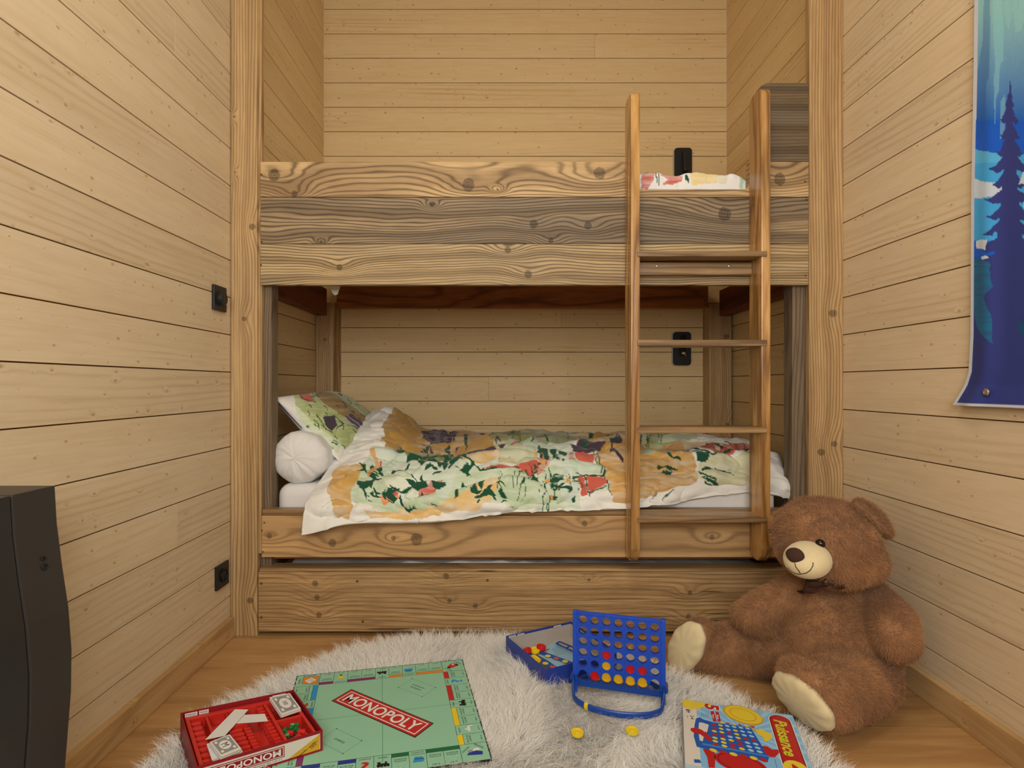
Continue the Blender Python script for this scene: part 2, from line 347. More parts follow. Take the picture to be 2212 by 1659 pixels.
class Print:
    """flat shapes on a plane: local (x, y), stacked in thin layers"""
    def __init__(s, O, U, V, step=.00025): s.O = Vector(O); s.U = Vector(U).normalized(); s.V = Vector(V).normalized(); s.N = s.U.cross(s.V); s.mb = MB(); s.k = 1; s.step = step; s.mats = []
    def mi(s, m):
        if m not in s.mats: s.mats.append(m)
        return s.mats.index(m)
    def W(s, x, y, k): return s.O+s.U*x+s.V*y+s.N*(k*s.step)
    def loc(s, w): d = Vector(w)-s.O; return (d.dot(s.U), d.dot(s.V))
    def poly(s, pts, m, k): s.mb.add([s.W(x, y, k) for x, y in pts], [tuple(range(len(pts)))], s.mi(m))
    def rect(s, x0, y0, x1, y1, m, k): s.poly([(x0, y0), (x1, y0), (x1, y1), (x0, y1)], m, k)
    def ell(s, cx, cy, rx, ry, m, k, rot=0, n=28):
        s.poly([(cx+rx*math.cos(a)*math.cos(rot)-ry*math.sin(a)*math.sin(rot), cy+rx*math.cos(a)*math.sin(rot)+ry*math.sin(a)*math.cos(rot)) for a in [2*PI*i/n for i in range(n)]], m, k)
    def line(s, p, q, wd, m, k):
        d = Vector((q[0]-p[0], q[1]-p[1])); 
        if d.length == 0: return
        n = Vector((-d.y, d.x)).normalized()*wd/2
        s.poly([(p[0]+n.x, p[1]+n.y), (p[0]-n.x, p[1]-n.y), (q[0]-n.x, q[1]-n.y), (q[0]+n.x, q[1]+n.y)], m, k)
    def outline(s, pts, wd, m, k):
        for a, b in zip(pts, pts[1:]+pts[:1]): s.line(a, b, wd, m, k)
    def text(s, t, cx, cy, wdt, hgt, m, k, rot=0, bold=0.0, shear=0.0):
        vs, fs, r = text_geo(t, bold, shear); hgt = hgt or wdt/r; c, sn = math.cos(rot), math.sin(rot); mi = s.mi(m)
        P2 = [(cx+x*wdt*c-y*hgt*sn, cy+x*wdt*sn+y*hgt*c) for x, y in vs]; s.mb.add([s.W(x, y, k) for x, y in P2], fs, mi)
    def build(s, name, parent=None): return s.mb.build(name, s.mats, parent)

# ================================================================== THE ROOM
XL, XR, YB, PL, PO = -1.0, 1.245, 3.2, .1365, .012     # walls, back wall, plank pitch
YF, ZC = -.9, 3.22
def cladding(name, mat, axis, pos, a0, a1, sgn, seed, gap=.0034, z0=0.0, z1=ZC):
    """horizontal boards with open joints. axis: direction of the boards; pos: their face; sgn: the side that the room is on"""
    rr = random.Random(seed); mb = MB()
    def bx(u0, u1, z0_, z1_, d0, d1, mi):
        if axis == 'Y': mb.box(min(pos+d0, pos+d1), max(pos+d0, pos+d1), u0, u1, z0_, z1_, mi, b=.0007 if mi == 0 else 0)
        else: mb.box(u0, u1, min(pos+d0, pos+d1), max(pos+d0, pos+d1), z0_, z1_, mi, b=.0007 if mi == 0 else 0)
    bx(a0, a1, z0, z1, -sgn*.006, -sgn*.05, 1)
    k = int((z0-PO)/PL)-1
    while PO+k*PL < z1:
        lo, hi = max(z0, PO+k*PL+gap/2), min(z1, PO+(k+1)*PL-gap/2)
        if hi-lo > .004:
            u = a0
            while u < a1-.001:
                L = rr.choice([5, 5, rr.uniform(.9, 2.2)]); e = min(a1, u+L)
                if a1-e < .25: e = a1
                bx(u, e-(0.0006 if e < a1 else 0), lo, hi, 0, -sgn*.02, 0); u = e
        k += 1
    return struct(mb.build(name, [mat, m_gap]))
cladding('wall_left', m_wl, 'Y', XL, YF, 2.13, 1, 3)
cladding('wall_right', m_wl, 'Y', XR, YF, 2.13, -1, 5)
cladding('wall_alcove_left', m_was, 'Y', XL, 2.131, YB, 1, 8)
cladding('wall_alcove_right', m_was, 'Y', XR, 2.131, YB, -1, 9)
cladding('wall_back', m_wb, 'X', YB, XL, XR, -1, 11)
mb = MB()                                                # wall behind the viewer, with an unseen opening added for the rear light
for x0, x1, z0, z1 in ((XL, -.8, 0, ZC), (.8, XR, 0, ZC), (-.8, .8, 0, .95), (-.8, .8, 2.35, ZC)): mb.box(x0, x1, YF-.05, YF, z0, z1)
struct(mb.build('wall_front', wood('pine_cladding_front', 'X', **PINE)))
mb = MB(); mb.box(XL-.1, XR+.1, YF-.1, YB+.1, ZC, ZC+.05); struct(mb.build('ceiling', wood('pine_ceiling', 'Y', **PINE)))
mb = MB()
for x0, x1, z0, z1 in ((-.8, -.74, .95, 2.35), (.74, .8, .95, 2.35), (-.74, .74, .95, 1.01), (-.74, .74, 2.29, 2.35), (-.03, .03, 1.01, 2.29)): mb.box(x0, x1, YF-.06, YF-.01, z0, z1, b=.004)
struct(mb.build('added_window', m_base))  # unseen frame, added around the rear light
# floor boards, laid across the room
rr = random.Random(4); mb = MB(); mb.box(XL-.06, XR+.06, YF-.06, YB+.06, -.06, -.012, 1)
y = 2.082; rows = []
while y > YF: rows.append((y-.18, y)); y -= .18
y = 2.082
while y < YB: rows.append((y, min(YB, y+.18))); y += .18
for y0, y1 in rows:
    u = XL-.05-rr.uniform(0, .8)
    while u < XR:
        e = u+rr.uniform(1.1, 2.0)
        mb.box(max(u, XL-.05), min(e, XR+.05)-.0008, y0+.0006, y1-.0006, -.012, 0, 0, b=.0008); u = e
        if max(u, XL-.05) >= XR+.04: break
struct(mb.build('floor', [m_floor, m_gap]))
for nm, x0, x1 in (('baseboard_left', XL, XL+.018), ('baseboard_right', XR-.018, XR)):
    mb = MB(); mb.box(x0, x1, YF, 2.095, 0, .075, b=.003); struct(mb.build(nm, m_base))
# old timber posts framing the bed
mb = MB(); mb.box(-.998, -.900, 2.10, 2.128, .0, ZC, b=.004); mb.box(-.902, -.889, 2.112, 2.135, .30, ZC, b=.002)
struct(mb.build('trim_1', m_post))
mb = MB(); mb.box(1.119, 1.2445, 2.10, 2.128, .0, ZC, b=.004); struct(mb.build('trim_2', m_post))

# ================================================================== BUNK BED
bunk = empty('bunk_bed', (0.1, 2.6, 0)); tag(bunk, 'reclaimed timber bunk bed built wall to wall between two posts', 'bunk bed')
Y0 = 2.100; Y1 = 2.132; XA, XB = -.889, 1.118
n0, n1, nb = .452, .901, 1.637                            # the notch where the ladder lands
pts = [(XA, 1.609), (XB, 1.609), (XB, 1.7375), (n1, 1.7375)]
pts += [(n1-.022+.022*math.cos(a), nb+.022-.022*math.sin(a)) for a in [PI/2*i/5 for i in range(6)]]
pts += [(n0+.02-.02*math.sin(a), nb+.02-.02*math.cos(a)) for a in [PI/2*i/5 for i in range(6)]] + [(n0, 1.7375), (XA, 1.7375)]
mb = MB(); mb.prism([(x, Y0, z) for x, z in pts], (0, .032, 0), b=.002); mb.build('guard_board', m_f1, bunk, recalc=True)['label'] = 'golden top guard board with a notch by the ladder'
mb = MB(); mb.box(XA, XB, Y0+.002, Y1, 1.4385, 1.6075, b=.002); mb.build('guard_board', m_f2, bunk)['label'] = 'dark grey weathered middle board'
mb = MB(); mb.box(XA, XB, Y0+.001, Y1, 1.2875, 1.437, b=.002); mb.build('guard_board', m_f3, bunk)['label'] = 'tan bottom board with curly grain'
pts = [(.935, 1.739), (XB, 1.739), (XB, 2.026)] + [(.935+.04-.04*math.sin(a), 2.026-.03+.03*math.cos(a)) for a in [PI/2*i/6 for i in range(7)]]
mb = MB(); mb.prism([(x, Y0+.001, z) for x, z in pts], (0, .03, 0), b=.002); mb.build('head_board', m_f4, bunk, recalc=True)['label'] = 'dark raised board in the upper right corner'
for x0, x1, mm in ((-.906, -.862, m_legg), (1.075, 1.14, m_legg)):
    mb = MB(); mb.box(x0, x1, 2.135, 2.20, 0, 1.30, b=.003); mb.build('front_leg', mm, bunk)
mb = MB(); mb.box(-.998, -.903, 3.05, 3.198, 0, 1.36, b=.003); mb.build('back_leg', m_post, bunk)
mb = MB(); mb.box(1.112, 1.234, 3.10, 3.198, 0, 1.36, b=.003); mb.build('back_leg', m_post, bunk)
mb = MB(); mb.box(-.985, -.935, 2.205, 3.045, 1.289, 1.43, b=.003); mb.build('side_rail', m_darky, bunk)
mb = MB(); mb.box(1.165, 1.215, 2.205, 3.095, 1.292, 1.43, b=.003); mb.build('side_rail', m_darky, bunk)
mb = MB(); mb.box(-.90, 1.108, 3.10, 3.14, 1.337, 1.46, b=.003); mb.build('back_rail', m_dark, bunk)
mb = MB()
for i in range(14): mb.box(-.86+i*.147, -.78+i*.147, 2.21, 3.09, 1.462, 1.48, b=.002)
mb.build('slat_base', m_dark, bunk)
mb = MB()
for k, (x, y) in enumerate(((1524, 640), (1524, 652))): pass
for i in range(3): mb.box(1.085, 1.106, 3.096, 3.099, 1.35+i*.02, 1.362+i*.02, b=.001)
mb.build('rail_bracket', m_legg, bunk)
mb = MB(); mb.box(-.884, 1.114, Y0, Y1, .290, .4420, b=.003); mb.build('lower_rail', m_rail, bunk)['label'] = 'broad tan rail below the lower mattress'
mb = MB(); mb.box(-.884, 1.074, Y0+.004, 2.15, .4430, .4640, b=.003); mb.build('rail_cap', m_rung, bunk)
mb = MB(); mb.box(-.86, 1.07, 2.152, 3.19, .27, .30); mb.build('lower_deck', m_dark, bunk)
mb = MB()
for px, py in ((571, 1129), (568, 1192), (566, 1146), (565, 377), (565, 522), (564, 572), (1739, 392), (1742, 431), (1740, 595)):
    mb = MB(); mb.lathe([(.0005, .0), (.0032, 0), (.0032, .002), (.0005, .002)], Matrix.Translation(Vector((kx(px), Y0+.0005, kz(py)))) @ Matrix.Rotation(PI/2, 4, 'X'), 10); mb.build('screw_plug', m_gap, bunk)

# ladder
lad = empty('bunk_ladder', (.69, 2.05, .3)); tag(lad, 'glossy orange-brown wooden ladder hooked on the front of the bunk', 'ladder')
def rail(x0, x1, z0, z1, ya=1.998, yb=2.099):
    prof = []; cy = (ya+yb)/2
    r = .035
    prof = [(ya, z0+.05), (ya+.012, z0+.02), (ya+.035, z0+.002), (cy+.01, z0), (yb-.01, z0+.012), (yb, z0+.04), (yb, z1-.03)]
    prof += [(yb-.03+.03*math.cos(a), z1-.03+.03*math.sin(a)) for a in [PI/2*i/5 for i in range(1, 6)]]
    prof += [(ya+.03-.03*math.sin(a), z1-.03+.03*math.cos(a)) for a in [PI/2*i/5 for i in range(0, 6)]]
    mb = MB(); mb.prism([(x0, yy, zz) for yy, zz in prof], (x1-x0, 0, 0), b=.004); return mb.build('rail', m_lad, lad, smooth=False, recalc=True)
rail(.445, .4765, .297, 1.947); rail(.899, .931, .297, 1.962)
for zt, th in ((1.386, .019), (1.0775, .021), (.7745, .021), (.461, .019)):
    mb = MB(); mb.box(.467, .917, 1.992, 2.094, zt-th, zt, b=.003); mb.build('rung', m_rung, lad)
mb = MB(); mb.box(.478, .898, 2.07, 2.098, 1.318, 1.364, b=.003); br = mb.build('brace', m_rung, lad)
for x in (.556, .815):
    mb = MB(); mb.lathe([(.0005, 0), (.0045, 0), (.0045, .003), (.003, .0035), (.002, .001), (.0005, .001)], Matrix.Translation((x, 2.070, 1.350)) @ Matrix.Rotation(PI/2, 4, 'X'), 14); mb.build('screw', m_chrome, br)

# trundle drawer
tr = empty('trundle_drawer', (.1, 2.3, 0)); tag(tr, 'low rough-sawn timber trundle drawer under the lower bunk', 'drawer')
mb = MB(); mb.box(-.896, 1.10, 2.098, 2.130, .019, .2365, b=.0025); mb.build('front_board', m_trun, tr)
mb = MB(); mb.box(-.893, 1.10, 2.100, 2.172, .2375, .2485, b=.003); mb.build('top_ledge', m_trun, tr)
mb = MB(); mb.box(-.86, -.84, 2.173, 3.0, .03, .22); mb.box(1.05, 1.07, 2.173, 3.0, .03, .22); mb.box(-.86, 1.07, 2.98, 3.0, .03, .22); mb.box(-.84, 1.05, 2.173, 2.98, .03, .05)
mb.build('drawer_box', m_dark, tr)
mb = MB()
for px, py in ((565, 1260), (565, 1333), (772, 1255), (784, 1342), (1053, 1253)):
    mb = MB(); mb.lathe([(.0005, .0), (.0045, 0), (.0045, .002), (.0005, .002)], Matrix.Translation(Vector((kx(px), 2.0985, kz(py)))) @ Matrix.Rotation(PI/2, 4, 'X'), 12); mb.build('screw_plug', m_gap, tr)
mb = MB()
for x in (-.8, .1, 1.0): mb = MB(); mb.lathe([(.003, -.01), (.018, -.01), (.018, .01), (.003, .01)], Matrix.Translation((x, 2.25, .018)) @ Matrix.Rotation(PI/2, 4, 'Y'), 16); mb.build('castor', m_blackm, tr)
# bedding stored in the drawer
n = 140; u, v = np.meshgrid(np.linspace(-.82, 1.02, n), np.linspace(2.18, 2.95, 60), indexing='ij')
zz = .215+.055*fbm(u*6, v*5, 31)+.02*np.abs(fbm(u*16+v*9, v*7, 4)-.5)-np.clip(u-.0, 0, 1)*.03
G = np.stack([u, v, zz], -1); me = fast_mesh('folded_bedding', G.reshape(-1, 3), gridQ(n, 60))
o = link('folded_bedding', me, m_white, None, True); tag(o, 'crumpled off-white bedding stored in the trundle drawer', 'bedding')
md = o.modifiers.new('s', 'SOLIDIFY'); md.thickness = .02

# ================================================================== LOWER BED
def soft_box(name, x0, x1, y0, y1, z0, z1, r, mat, parent=None):
    mb = MB(); bm = bmesh.new(); bmesh.ops.create_cube(bm, size=1)
    for v in bm.verts: v.co = Vector(((x0+x1)/2+v.co.x*(x1-x0), (y0+y1)/2+v.co.y*(y1-y0), (z0+z1)/2+v.co.z*(z1-z0)))
    bmesh.ops.bevel(bm, geom=bm.edges[:], offset=r, segments=5, affect='EDGES', profile=.5); mb.bm(bm); return mb.build(name, mat, parent, True)
mt = soft_box('mattress', -.857, 1.035, 2.160, 3.04, .302, .545, .045, m_white)
tag(mt, 'white sheeted mattress on the lower bunk', 'mattress')
def pxnet(ctrl): return np.array([[list(P(*c)) for c in row] for row in ctrl])
duv = [[(655, 1157, 2.045), (664, 1098, 2.08), (700, 1040, 2.19), (745, 975, 2.4), (790, 912, 2.65), (812, 886, 2.85)],
       [(752, 1134, 2.045), (755, 1075, 2.08), (778, 1018, 2.2), (815, 955, 2.42), (843, 896, 2.68), (857, 900, 2.95)],
       [(870, 1131, 2.045), (868, 1070, 2.08), (872, 1005, 2.2), (885, 958, 2.48), (905, 932, 2.8), (912, 945, 3.1)],
       [(950, 1128, 2.05), (945, 1065, 2.08), (945, 1002, 2.2), (955, 966, 2.5), (965, 944, 2.85), (965, 950, 3.15)],
       [(1060, 1112, 2.06), (1058, 1055, 2.09), (1058, 998, 2.2), (1062, 964, 2.5), (1062, 947, 2.85), (1060, 946, 3.15)],
       [(1185, 1104, 2.07), (1182, 1052, 2.1), (1180, 996, 2.2), (1175, 964, 2.5), (1165, 948, 2.85), (1160, 943, 3.15)],
       [(1332, 1101, 2.08), (1332, 1048, 2.11), (1328, 990, 2.22), (1312, 962, 2.5), (1290, 947, 2.85), (1280, 942, 3.15)],
       [(1455, 1086, 2.135), (1455, 1040, 2.145), (1450, 988, 2.25), (1430, 964, 2.5), (1402, 947, 2.85), (1390, 944, 3.12)],
       [(1600, 1066, 2.155), (1600, 1032, 2.155), (1598, 988, 2.25), (1570, 966, 2.5), (1530, 952, 2.82), (1500, 950, 3.05)],
       [(1682, 1072, 2.165), (1678, 1040, 2.165), (1664, 1000, 2.25), (1635, 974, 2.48), (1590, 962, 2.8), (1545, 958, 3.0)],
       [(1721, 1077, 2.19), (1712, 1056, 2.19), (1692, 1028, 2.26), (1660, 1000, 2.45), (1615, 985, 2.75), (1565, 980, 3.0)]]
NU, NV = 640, 250
G = catmull(pxnet(duv), NU); G = catmull(np.swapaxes(G, 0, 1), NV); G = np.swapaxes(G, 0, 1)      # u along the bed, v from the hem to the wall
N = gnormal(G); N *= np.where(N[..., 2:3] < 0, -1, 1); N[..., 1] = np.where((N[..., 1] > .9), -N[..., 1], N[..., 1])
uu, vv = G[..., 0], np.cumsum(np.r_[np.zeros((1, NU)), np.linalg.norm(np.diff(np.swapaxes(G, 0, 1), axis=0), axis=2)], axis=0).T
edge = np.clip(np.minimum(np.minimum(np.arange(NU)[:, None], NU-1-np.arange(NU)[:, None])/30, np.minimum(np.arange(NV)[None, :], NV-1-np.arange(NV)[None, :])/12), 0, 1)
wr = np.zeros((NU, NV)); wx = uu+.06*fbm(uu*5, vv*5, 90); wy = vv+.05*fbm(uu*6, vv*4, 91)
wr += .022*(fbm(wx*3.2, wy*5, 60, 2)-.5)*2+.015*(fbm(wx*6, wy*13-wx*5, 61, 2)-.5)*2+.0075*(fbm(wx*15+wy*9, wy*24, 62, 2)-.5)*2
wr += .013*(1-np.abs(2*fbm(wx*3.5-wy*2, wy*10+wx*2, 63, 1)-1))**3-.014*(1-np.abs(2*fbm(wx*6+wy*6, wy*11, 64, 1)-1))**4+.008*(1-np.abs(2*fbm(wx*16-wy*14, wy*20+wx*8, 65, 1)-1))**3
fan = np.exp(-((uu+.72)/.28)**2); wr += fan*.012*(fbm((vv*7-uu*9), uu*2, 66, 2)-.5)*2
wr *= (.25+.75*edge)
for cx_, cv_, rad, am in ((-.62, .55, .2, .02), (.15, .4, .3, .012), (.7, .4, .25, .01)): wr += am*np.exp(-((uu-cx_)**2+(vv-cv_)**2)/rad**2)
G0 = G.copy(); G = G+N*wr[..., None]
lim = 2.094-.0*uu; G[..., 1] = np.where((G[..., 2] < .475) & (G[..., 0] < .45), np.minimum(G[..., 1], lim), G[..., 1])
G[..., 1] = np.where(G[..., 0] > .44, np.maximum(G[..., 1], 2.112), G[..., 1]); G[..., 1] = np.minimum(G[..., 1], 3.19)
me = fast_mesh('duvet', G.reshape(-1, 3), gridQ(NU, NV)[:, ::-1])
OC, GO, MG, LG, DG, CO, PU, OL, CR, OR, AM = (208, 162, 86), (184, 142, 70), (184, 212, 186), (190, 208, 160), (26, 80, 56), (206, 98, 82), (74, 58, 72), (132, 136, 74), (240, 226, 196), (222, 160, 84), (232, 190, 120)
IT = [  # big washes, printed on the cloth
 ('p', GO, [(860, 900), (930, 905), (1010, 915), (1120, 915), (1130, 985), (1060, 1000), (960, 990), (860, 985), (820, 965)], .9),
 ('p', GO, [(850, 885), (905, 935), (900, 990), (835, 985), (822, 930)], .95),
 ('p', MG, [(810, 980), (930, 985), (1010, 1000), (1120, 1010), (1160, 960), (1240, 960), (1255, 1100), (1120, 1100), (1080, 1085), (990, 1090), (880, 1110), (740, 1080), (745, 1040), (790, 1010)], .55),
 ('p', LG, [(760, 1020), (890, 1030), (960, 1085), (870, 1110), (770, 1090)], .45), ('p', LG, [(990, 1020), (1080, 1030), (1090, 1080), (960, 1090)], .4),
 ('p', LG, [(1070, 1020), (1200, 1010), (1220, 1100), (1090, 1095)], .45), ('p', (236, 240, 226), [(830, 1040), (900, 1035), (930, 1065), (860, 1085)], .6),
 ('p', OC, [(730, 1030), (790, 1015), (765, 1060), (756, 1085), (765, 1105), (755, 1125), (725, 1110), (714, 1070)], .85),
 ('p', AM, [(790, 1100), (880, 1105), (960, 1085), (1000, 1070), (1060, 1040), (1085, 1045), (1060, 1080), (1030, 1100), (970, 1105), (880, 1130), (800, 1118)], .8),
 ('p', OC, [(1080, 985), (1150, 985), (1165, 1000), (1130, 1012), (1075, 1010)], .7), ('p', OC, [(1000, 990), (1080, 975), (1110, 985), (1050, 1015), (1000, 1010)], .6),
 ('p', OL, [(1060, 915), (1240, 915), (1245, 965), (1150, 975), (1060, 972)], .75), ('p', GO, [(1240, 915), (1370, 915), (1370, 975), (1300, 985), (1245, 965)], .85),
 ('p', MG, [(1065, 975), (1160, 965), (1150, 1010), (1080, 1008)], .6), ('p', MG, [(1225, 1000), (1290, 990), (1320, 1060), (1260, 1070)], .6),
 ('p', OC, [(1280, 985), (1370, 960), (1470, 965), (1500, 1010), (1505, 1040), (1440, 1060), (1350, 1085), (1325, 1080), (1305, 1020)], .8),
 ('p', OC, [(1370, 965), (1440, 965), (1500, 985), (1380, 1000)], .7), ('p', LG, [(1370, 915), (1490, 915), (1510, 965), (1390, 968)], .9), ('p', OL, [(1390, 946), (1440, 943), (1460, 955), (1400, 965)], .6),
 ('p', (212, 212, 160), [(1510, 1000), (1640, 990), (1650, 1040), (1560, 1050), (1500, 1030)], .7), ('p', AM, [(1395, 965), (1520, 968), (1560, 985), (1400, 992)], .5),
 ('p', PU, [(908, 938), (985, 946), (975, 970), (930, 965), (912, 955)]), ('p', (110, 92, 110), [(935, 946), (950, 946), (952, 962), (940, 962)]), ('p', (110, 92, 110), [(960, 950), (968, 950), (966, 964), (958, 963)]),
 ('l', DG, [(1005, 952), (1006, 972)], 1, 6), ('l', PU, [(985, 947), (980, 970)], 1, 3), ('p', PU, [(985, 985), (1060, 985), (1080, 995), (1000, 998)]), ('p', PU, [(1230, 975), (1340, 958), (1345, 966), (1250, 988)]),
 ('p', OL, [(860, 985), (910, 980), (980, 985), (1000, 1000), (900, 1005)], .9), ('l', DG, [(850, 985), (900, 996), (960, 990), (1000, 1000)], 1, 3), ('l', DG, [(1000, 1000), (1040, 1028), (1180, 1008)], 1, 3),
 ('p', CO, [(1040, 1025), (1120, 1012), (1150, 1005), (1165, 1010), (1158, 1030), (1145, 1034), (1130, 1020)]), ('p', CO, [(1170, 985), (1190, 1000), (1165, 1035), (1150, 1020)], .7),
 ('p', CO, [(1078, 978), (1120, 970), (1118, 978), (1075, 986)]), ('p', CO, [(902, 1050), (960, 1040), (930, 1070), (905, 1076)], .9), ('p', (236, 140, 90), [(820, 1075), (862, 1062), (862, 1075), (830, 1092)], .8), ('p', CO, [(828, 1068), (850, 1061), (862, 1068), (830, 1076)]),
 ('p', CO, [(1242, 982), (1285, 984), (1283, 1000), (1246, 1000)]), ('p', CO, [(1232, 986), (1240, 984), (1242, 1001), (1228, 1002)], .8),
 ('p', CO, [(1246, 1030), (1258, 1026), (1270, 1072), (1256, 1075)]), ('p', CO, [(1265, 1027), (1302, 1030), (1311, 1045), (1275, 1068)]),
 ('l', DG, [(1244, 1024), (1304, 1028)], 1, 3), ('l', DG, [(1261, 1026), (1273, 1072)], 1, 3.5), ('l', DG, [(1290, 985), (1320, 1070)], 1, 2.5), ('l', DG, [(1280, 980), (1300, 1025)], 1, 2), ('l', DG, [(1277, 1068), (1308, 1050)], 1, 2.5),
 ('l', PU, [(1318, 965), (1322, 980), (1345, 998)], 1, 5), ('l', DG, [(1060, 948), (1080, 955), (1110, 945)], 1, 3), ('l', DG, [(1065, 960), (1100, 950)], 1, 3)]
rr = random.Random(12)
def leafs(n, x0, x1, y0, y1, s0, s1, col=DG):
    L = []
    for _ in range(n):
        x, y, a, s = rr.uniform(x0, x1), rr.uniform(y0, y1), rr.uniform(0, PI), rr.uniform(s0, s1)
        k = rr.uniform(.3, .55); bnd = rr.uniform(-.5, .5); c, sn = math.cos(a), math.sin(a)*.8; pp_ = []
        for q in range(7): f = -1+q/3; wv_ = k*(1-f*f)**.7; pp_.append((f, wv_+bnd*(1-f*f)))
        for q in range(5, 0, -1): f = -1+q/3; wv_ = k*(1-f*f)**.7; pp_.append((f, -wv_*.6+bnd*(1-f*f)))
        L.append(('p', col, [(x+s*(f*c-g_*sn), y+s*(f*sn+g_*c)*.85) for f, g_ in pp_]))
    return L
def strokes(n, x0, x1, y0, y1, ln, ang, wd, col=DG, sp=.3):
    L = []
    for _ in range(n):
        x, y, a, l = rr.uniform(x0, x1), rr.uniform(y0, y1), ang+rr.uniform(-sp, sp), ln*rr.uniform(.5, 1.2)
        L.append(('l', col, [(x, y), (x+l*math.cos(a)*.5+2, y+l*math.sin(a)*.5), (x+l*math.cos(a), y+l*math.sin(a))], 1, wd*rr.uniform(.6, 1.2)))
    return L
IT += leafs(34, 780, 1010, 1000, 1078, 9, 19)+leafs(16, 900, 1020, 998, 1035, 10, 18)+leafs(14, 1030, 1090, 1050, 1098, 8, 15)+leafs(18, 1180, 1248, 1035, 1082, 7, 13)+leafs(12, 1110, 1160, 1015, 1050, 5, 12)
IT += leafs(14, 1160, 1222, 982, 1014, 6, 12)+leafs(22, 850, 1010, 975, 1000, 6, 13)+leafs(12, 900, 1100, 960, 985, 5, 9, PU)+leafs(14, 1240, 1400, 945, 975, 5, 12, DG)+strokes(14, 880, 1100, 925, 955, 22, .1, 2, PU)+leafs(5, 860, 900, 1088, 1108, 8, 14)+leafs(6, 800, 880, 1055, 1085, 8, 16)
IT += strokes(22, 1075, 1200, 1012, 1055, 26, 1.55, 1.6)+strokes(14, 1150, 1250, 1020, 1060, 20, 1.5, 1.5)+strokes(12, 1060, 1230, 945, 965, 14, 1.3, 2.0)+strokes(8, 780, 1000, 1000, 1090, 18, .4, 2)
IT += strokes(7, 1410, 1500, 975, 992, 40, .25, 3, sp=.15)+strokes(5, 1400, 1440, 1014, 1024, 34, -.06, 2.4, sp=.08)+strokes(8, 1505, 1570, 1015, 1045, 40, .15, 2.6, sp=.2)+strokes(3, 1405, 1440, 1068, 1082, 22, -.4, 2.2)
IT += strokes(9, 1500, 1600, 968, 985, 26, .3, 2.5)+strokes(8, 1395, 1430, 945, 962, 12, 1.6, 2.0)+strokes(5, 1160, 1185, 1070, 1095, 24, 1.5, 2.2)
IT += [('p', CO, [(1500, 978), (1545, 975), (1540, 985), (1500, 988)]), ('p', CO, [(1520, 988), (1610, 980), (1615, 987), (1540, 997)]), ('p', CO, [(1560, 975), (1620, 975), (1640, 985), (1560, 984)], .7),
       ('l', DG, [(1500, 988), (1535, 1000), (1560, 990), (1640, 985)], 1, 2.5), ('p', DG, [(1498, 996), (1530, 998), (1520, 1010), (1502, 1006)]), ('l', (150, 190, 170), [(1385, 990), (1500, 985)], 1, 3),
       ('e', OR, [(1172, 1008), (6, 4)]), ('e', OR, [(1225, 1042), (5, 7)]), ('e', OR, [(1190, 1075), (6, 6)]), ('e', OR, [(1180, 1043), (7, 3)]), ('l', OR, [(808, 990), (815, 1010), (800, 1030)], .8, 10), ('l', CO, [(822, 1000), (818, 1012)], 1, 4),
       ('p', (236, 234, 228), [(1500, 930), (1700, 930), (1700, 972), (1560, 966)]), ('p', (236, 234, 228), [(1622, 960), (1740, 960), (1740, 1090), (1668, 1085), (1652, 1000)])]
x, y = proj(G0.reshape(-1, 3)); set_col(me, paint(x, y, (236, 234, 228), IT, 2.4, .09, 3))
o = link('duvet', me, m_fabric, None, True); tag(o, 'rumpled duvet with painted green leaves and ochre patches on the lower bunk', 'duvet')
md = o.modifiers.new('s', 'SOLIDIFY'); md.thickness = .014; md.offset = -1

def cushion(name, C, th, mat, items, base, seed, nu=200, nv=200, label='', cat='pillow', amp=.006):
    """C: four world corners A B C D; face up on the + side of (B-A)x(D-A)"""
    A, B, Cc, Dd = [np.array(c) for c in C]; s, t = np.meshgrid(np.linspace(0, 1, nu), np.linspace(0, 1, nv), indexing='ij')
    n = np.cross(B-A, Dd-A); n /= np.linalg.norm(n)
    pull = .035*(1-(2*s-1)**2)*0
    s2 = s; t2 = t
    base3 = (A*((1-s2)*(1-t2))[..., None]+B*(s2*(1-t2))[..., None]+Cc*(s2*t2)[..., None]+Dd*((1-s2)*t2)[..., None])
    mid = (A+B+Cc+Dd)/4; inw = (mid-base3); ed = (1-np.minimum(1, 4*s*(1-s)*3))*.0+0
    waist = .06*((1-np.abs(2*s-1)**3)*(np.abs(2*t-1)**6)+(1-np.abs(2*t-1)**3)*(np.abs(2*s-1)**6))
    base3 = base3+inw*waist[..., None]
    prof = (np.clip(1-np.abs(2*s-1)**2.6, 0, 1)*np.clip(1-np.abs(2*t-1)**2.6, 0, 1))**.55
    wr = amp*2.2*(fbm(s*3+t*2, t*9-s*3, seed, 3)-.5)-amp*.9*(1-np.abs(2*fbm(s*4+t*5, t*7-s*4, seed+4, 1)-1))**4
    up = base3+n*((prof*th+wr*(.3+prof))[..., None]); dn = base3-n*((prof*th*.8+wr*.6)[..., None])-n*.004
    V = np.r_[up.reshape(-1, 3), dn.reshape(-1, 3)]; Q = gridQ(nu, nv); k = nu*nv
    i = np.arange(k).reshape(nu, nv); rim = []
    for e in (i[:, 0], i[::-1, -1], i[0, ::-1], i[-1, :]): rim.append(np.stack([e[:-1], e[1:], e[1:]+k, e[:-1]+k], -1))
    me = fast_mesh(name, V, np.r_[Q, Q[:, ::-1]+k, np.concatenate(rim)[:, ::-1]])
    x, y = proj(up.reshape(-1, 3)); cu = paint(x, y, base, items, 3, .07, seed); cdn = np.tile(np.array(lin((234, 232, 230))), (k, 1))
    set_col(me, np.r_[cu, cdn]); o = link(name, me, mat, None, True); tag(o, label, cat); return o
